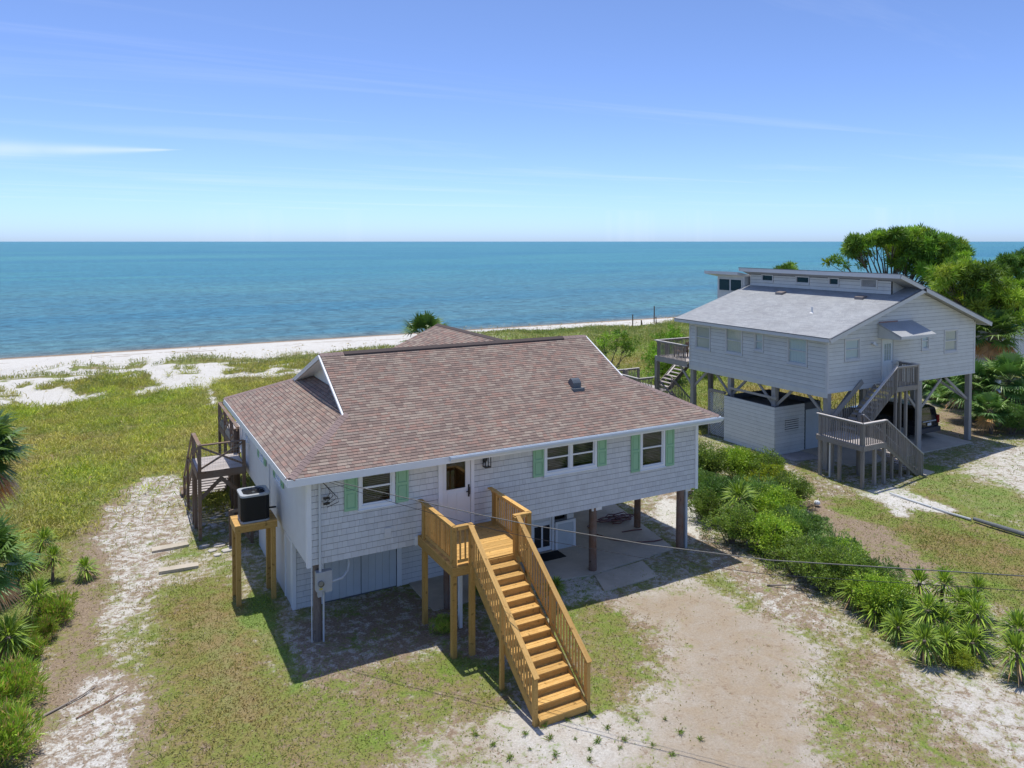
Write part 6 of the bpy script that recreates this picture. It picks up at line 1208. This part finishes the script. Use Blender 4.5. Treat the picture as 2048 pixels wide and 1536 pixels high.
# --- pines
def pine(name, label, base, puffs, nneed=210, nl=.46, tr=.2, cols=None, fork=.5, grp=None):
    """puffs: (x,y,z,r) world; limbs run from the trunk to each puff"""
    cols = cols or [(.055, .125, .016), (.085, .165, .02), (.12, .20, .024), (.045, .10, .016)]
    bx, by = base; g0 = gz(bx, by); t = thing(name, label, 'tree', (bx, by, g0), grp); Pf = np.array(puffs); top = Pf[:, :3].mean(0)
    PV = []
    for (x, y, z, r) in puffs:
        m = int(nneed*(r/.6)**2); d = unit(rng.normal(size=(m, 3))+np.array([0, 0, .35])); sub = unit(rng.normal(size=(9, 3)))*r*rng.uniform(.3, 1.0, (9, 1)); c = np.array([x, y, z])+sub[rng.integers(0, 9, m)]*np.array([1, 1, .65])
        base_c = np.array(cols[rng.integers(0, len(cols))]); C = np.clip(base_c*(.55+.75*rng.random())*(.7+.6*rng.random((m, 1))), 0, 1); PV.append(blades(c+d*r*.05, d, rng.uniform(nl*.7, nl*1.25, m)*min(1.3, r/.6), nl*.17, C, .02))
    V, Fc, CC = merge(PV); V = V-np.array([bx, by, g0]); obj('crown', np_mesh('crown', V, Fc, NEED, CC), t)
    mb = MB(); hub = np.array([bx+(top[0]-bx)*.35, by+(top[1]-by)*.35, g0+(Pf[:, 2].min()-g0)*fork]); mb.tube([(bx, by, g0-.3), ((bx+hub[0])/2+.1, (by+hub[1])/2, (g0+hub[2])/2), tuple(hub)], [tr*.85, tr*.7, tr*.55], 10)
    # main limbs to group centres, twigs to puffs
    ng = max(2, len(puffs)//7); cen = Pf[rng.choice(len(Pf), ng, replace=False), :3]; lab = np.argmin(((Pf[:, None, :3]-cen[None])**2).sum(-1), 1)
    for k in range(ng):
        idx = np.where(lab == k)[0]
        if not len(idx): continue
        m = Pf[idx, :3].mean(0); e = hub+(m-hub)*.68; mid = hub+(e-hub)*.5+np.array([0, 0, -.15])+rng.normal(0, .15, 3); mb.tube([tuple(hub), tuple(mid), tuple(e)], [tr*.42, tr*.32, tr*.2], 7)
        for i in idx: q = Pf[i, :3]; mm = (e+q)/2+rng.normal(0, .12, 3); mb.tube([tuple(e), tuple(mm), tuple(q)], [tr*.17, tr*.11, tr*.05], 5)
    o = mb.build('trunk', bark, t, origin=(bx, by, g0)); return t
def puff_px(lst, dep, spread=1.0):
    out = []
    for (px, py, r) in lst:
        d_ = dep+rng.uniform(-1.8, 1.8)*spread; x, y = at_depth(px, d_); out.append((x, y, zpx(py, d_), r))
    return out
def scatter(xs, tops, bots, n, r, dep, spread=1.0):
    L_ = []
    for _ in range(n):
        px = rng.uniform(xs[0], xs[-1]); t = np.interp(px, xs, tops); b = np.interp(px, xs, bots); L_.append((px, t+(b-t)*rng.random()**1.3, r*rng.uniform(.5, 1.3)))
    return puff_px(L_, dep, spread)
bp = scatter([1698, 1730, 1780, 1830, 1870, 1905, 1932], [492, 474, 466, 467, 474, 486, 496], [505, 496, 492, 498, 520, 520, 510], 112, .68, 62, 1.6)+scatter([1790, 1830, 1870, 1925], [496, 500, 505, 512], [525, 550, 565, 560], 62, .66, 61)+puff_px([(1700, 505, .5), (1712, 512, .45), (1735, 508, .5), (1790, 520, .45), (1800, 512, .5), (1655, 525, .5), (1668, 519, .5), (1680, 524, .45), (1690, 530, .4), (1720, 530, .45)], 62)
pine('pine_tree', 'large flat topped pine above the blue grey house roof ridge', at_depth(1755, 63), bp, tr=.26, fork=.72, grp='pines behind the houses')
p2 = scatter([1868, 1900, 1950, 2000, 2048], [556, 532, 528, 548, 575], [610, 640, 660, 680, 680], 132, .68, 53, 1.6)
pine('pine_tree', 'bushy bright pine right of the gable, below the flat topped pine', at_depth(1935, 54), p2, tr=.22, cols=[(.085, .165, .02), (.12, .205, .024), (.06, .125, .02), (.15, .22, .03)], fork=.5, grp='pines behind the houses')
p3 = scatter([1995, 2020, 2060, 2110], [545, 512, 508, 515], [590, 580, 590, 600], 60, .7, 72)
pine('pine_tree', 'dark pine at the right photo edge touching the horizon', at_depth(2060, 72), p3, tr=.22, cols=[(.04, .095, .018), (.055, .12, .02)], fork=.5, grp='pines behind the houses')
pine('pine_tree', 'pine top just peeking over the clerestory roof', at_depth(1582, 82), scatter([1560, 1580, 1600], [540, 528, 540], [570, 575, 570], 26, .6, 82), tr=.18, fork=.6, grp='pines behind the houses')
sp_ = scatter([1194, 1215, 1240, 1268], [690, 668, 662, 678], [712, 705, 700, 700], 42, .42, 54, .45)+puff_px([(1200, 718, .35), (1185, 705, .35), (1262, 712, .3), (1210, 728, .3)], 54, .4)
pine('small_pine', 'small open pine with thin dark trunk behind the near roof', at_depth(1222, 54), sp_, nneed=230, nl=.26, tr=.10, cols=[(.08, .165, .02), (.11, .205, .024), (.06, .13, .02)], fork=.72)
for i, (px, py0, py1, dep, lb) in enumerate(((1322, 668, 690, 60, 'slim young pine left of the balcony deck'), (1348, 655, 690, 62, 'taller young pine behind the balcony deck corner'), (1310, 700, 735, 57, 'low young pine at the balcony deck stilts'))):
    pine('young_pine', lb, at_depth(px, dep), scatter([px-18, px, px+18], [py0+8, py0, py0+8], [py1+14, py1+18, py1+14], 22, .42, dep, .4), nneed=230, nl=.26, tr=.07, cols=[(.07, .15, .02), (.09, .18, .022)], fork=.3, grp='young pines by the deck')
# ------------------------------------------------------------------ grasses
def frust(x, y, mx=80):
    v = np.stack([x, y], 1); dep = v @ np.array([math.sin(YAW), math.cos(YAW)]); lat = v @ np.array([math.cos(YAW), -math.sin(YAW)]); px = CX+F*lat/np.maximum(dep, .1); return (dep > 3) & (px > -mx-60) & (px < 2048+mx+60)
BLK = [(SX0, SX1, SY0, SY1), (8.8, 18.4, 21.3, 31.5), (33, 43, 24.9, 34), (31, 34.6, 28, 31.8)]
def free(x, y):
    ok = np.ones(len(x), bool)
    for a, b, c, d in BLK: ok &= ~((x > a) & (x < b) & (y > c) & (y < d))
    return ok
def scatter_grass(name, label, x0, x1, y0, y1, n, hgt, wid, cols_dry, cols_grn, thr, droop=.25, jit=.6, litter=False, tuss=.3):
    x = rng.uniform(x0, x1, n); y = rng.uniform(y0, y1, n); k = frust(x, y) & free(x, y); x, y = x[k], y[k]; m = masks(x, y)
    pat = .30*fbm(x, y, 1.1, 1)+.42*fbm(x, y, .25, 2, 3)+.28*rng.random(len(x)); pat = (pat-.5)*2.0+.5
    k = (pat+m[:, 0] > thr) & (rng.random(len(x)) < np.clip(m[:, 0]*1.1, 0, 1)); x, y, m = x[k], y[k], m[k]; N = len(x); z = hz(x, y)
    D = np.stack([rng.normal(0, jit, N), rng.normal(0, jit, N), np.ones(N)], 1); lush = np.clip(m[:, 3]+(fbm(x, y, 1.6, 6)-.5)*1.2+rng.normal(0, .12, N), 0, 1)[:, None]
    C = pick(N, cols_dry, .25)*(1-lush)+pick(N, cols_grn, .25)*lush; tus = (fbm(x, y, .95, 5, 3)-.5)*2; C = np.clip(C*(1+tuss*.55*tus[:, None]), 0, 1); h = hgt*rng.uniform(.5, 1.35, N)*(.65+.7*fbm(x, y, 2.5, 3))*(1+tuss*.9*tus)
    V, Fc, CC = blades(np.stack([x, y, z-.01], 1), D, h, wid*rng.uniform(.7, 1.3, N), C, droop); o = place(bpy.data.objects.new(name, np_mesh(name, V, Fc, GRS, CC))); return tag(o, label, 'grass', kind='stuff')
dry = [(.27, .205, .085), (.23, .17, .065), (.33, .26, .12)]; grn = [(.15, .26, .03), (.20, .31, .035), (.115, .21, .03)]
scatter_grass('lawn_grass', 'short patchy lawn grass in the sandy front yard', -9, 30, 9, 36, 330000, .085, .022, dry, grn, .95, .1, .9)
scatter_grass('yard_grass', 'short grass in the neighbouring yard', 22, 50, 12, 37, 90000, .10, .03, dry, grn, .95, .1, .9)
mdry = [(.38, .33, .095), (.45, .38, .14), (.30, .255, .08)]; mgrn = [(.27, .335, .03), (.36, .40, .035), (.19, .27, .03)]
scatter_grass('meadow_grass', 'tall green and straw coloured grass between the house and the beach', -26, 32, 33, 70, 260000, .52, .035, mdry, mgrn, .85, .45, .8, tuss=1.0)
scatter_grass('weedy_verge', 'rough grass along the left edge of the yard', -9, 2.5, 12, 36, 26000, .34, .02, mdry, grn, 1.15, .4, .8)
scatter_grass('dune_grass', 'clumps of green sea oats on the pale dunes', -32, 130, 64, 98, 200000, .62, .05, [(.36, .33, .13), (.45, .39, .18)], [(.20, .27, .07), (.26, .32, .09), (.16, .22, .065)], .9, .35, .45)
scatter_grass('meadow_grass_right', 'dense green dune grass behind the two houses', 30, 110, 34, 68, 110000, .55, .05, mdry, [(.20, .31, .04), (.26, .36, .045), (.15, .25, .035)], .8, .4, .6)
# seed heads of the sea oats
n = 2600; x = rng.uniform(-30, 110, n); y = rng.uniform(36, 96, n); m = masks(x, y); k = frust(x, y) & (m[:, 0] > .3) & ((y > 60) | (rng.random(n) < .22)); x, y = x[k], y[k]; N = len(x); z = hz(x, y); h = np.where(y > 60, 1.0, .75)*rng.uniform(.7, 1.3, N)
D = np.stack([rng.normal(0, .15, N)+.1, rng.normal(0, .15, N), np.ones(N)], 1); P_ = np.stack([x, y, z], 1); C = pick(N, [(.42, .33, .15), (.36, .28, .12)]); a = blades(P_, D, h, .018, C, .05)
tipp = P_+unit(D)*h[:, None]*.9; D2 = np.stack([rng.normal(.4, .3, N), rng.normal(0, .3, N), rng.normal(.2, .3, N)], 1); b = blades(tipp, D2, .32, .09, pick(N, [(.50, .40, .19), (.44, .34, .16)]), .4)
V, Fc, CC = merge([a, b]); tag(place(bpy.data.objects.new('sea_oat_heads', np_mesh('sea_oat_heads', V, Fc, GRS, CC))), 'straw coloured sea oat seed heads over the dunes and meadow', 'grass', kind='stuff')
# dry leaf litter and twigs
n = 60000; x = rng.uniform(-6, 34, n); y = rng.uniform(11, 36, n); m = masks(x, y); k = frust(x, y) & free(x, y) & (rng.random(n) < m[:, 1]**2.2*.9); x, y = x[k], y[k]; N = len(x); z = hz(x, y)+.012
D = np.stack([rng.normal(size=N), rng.normal(size=N), rng.normal(0, .12, N)+.08], 1); V, Fc, CC = blades(np.stack([x, y, z], 1), D, rng.uniform(.03, .09, N), rng.uniform(.012, .028, N), pick(N, [(.26, .18, .12), (.33, .24, .165), (.18, .125, .09), (.40, .32, .25)], .3), 0, unit(np.cross(unit(D), np.array([0, 0, 1.])+rng.normal(0, .3, (N, 3)))))
tag(place(bpy.data.objects.new('leaf_litter', np_mesh('leaf_litter', V, Fc, GRS, CC))), 'brown dry leaves and needles scattered over the sand', 'leaf litter', kind='stuff')
# single grass tufts on the bare sand in front of the stairs
def tuft_me(seed):
    N = 42; az = rng.random(N)*6.283; el = np.radians(rng.uniform(18, 80, N)); D = np.stack([np.cos(el)*np.cos(az), np.cos(el)*np.sin(az), np.sin(el)], 1); P_ = np.stack([rng.normal(0, .02, N), rng.normal(0, .02, N), np.zeros(N)], 1)
    V, Fc, CC = blades(P_, D, rng.uniform(.08, .2, N), .014, pick(N, grn+dry[:1], .2), .2); return np_mesh('grass_tuft', V, Fc, GRS, CC)
TM = [tuft_me(i) for i in range(4)]
pts = [(1150, 1478), (1195, 1484), (1100, 1480), (1250, 1478), (1112, 1512), (1178, 1520), (1330, 1440), (1240, 1495), (1305, 1490), (1060, 1500), (1135, 1440), (1360, 1465), (985, 1490), (1020, 1520), (1090, 1455), (1275, 1440), (1215, 1455), (1400, 1480), (950, 1470), (1345, 1510), (1180, 1500), (1050, 1470)]
for i, (px, py) in enumerate(pts):
    q = atz(px, py); o = bpy.data.objects.new('grass_tuft', TM[i % 4]); COL.objects.link(o); o.location = (q[0], q[1], gz(q[0], q[1])); s = .6+.7*random.random(); o.scale = (s, s, s*.9); o.rotation_euler = (0, 0, i*1.1)
    tag(o, 'small single green grass tuft on the bare sand of the front yard', 'grass tuft', 'single grass tufts on the bare sand')
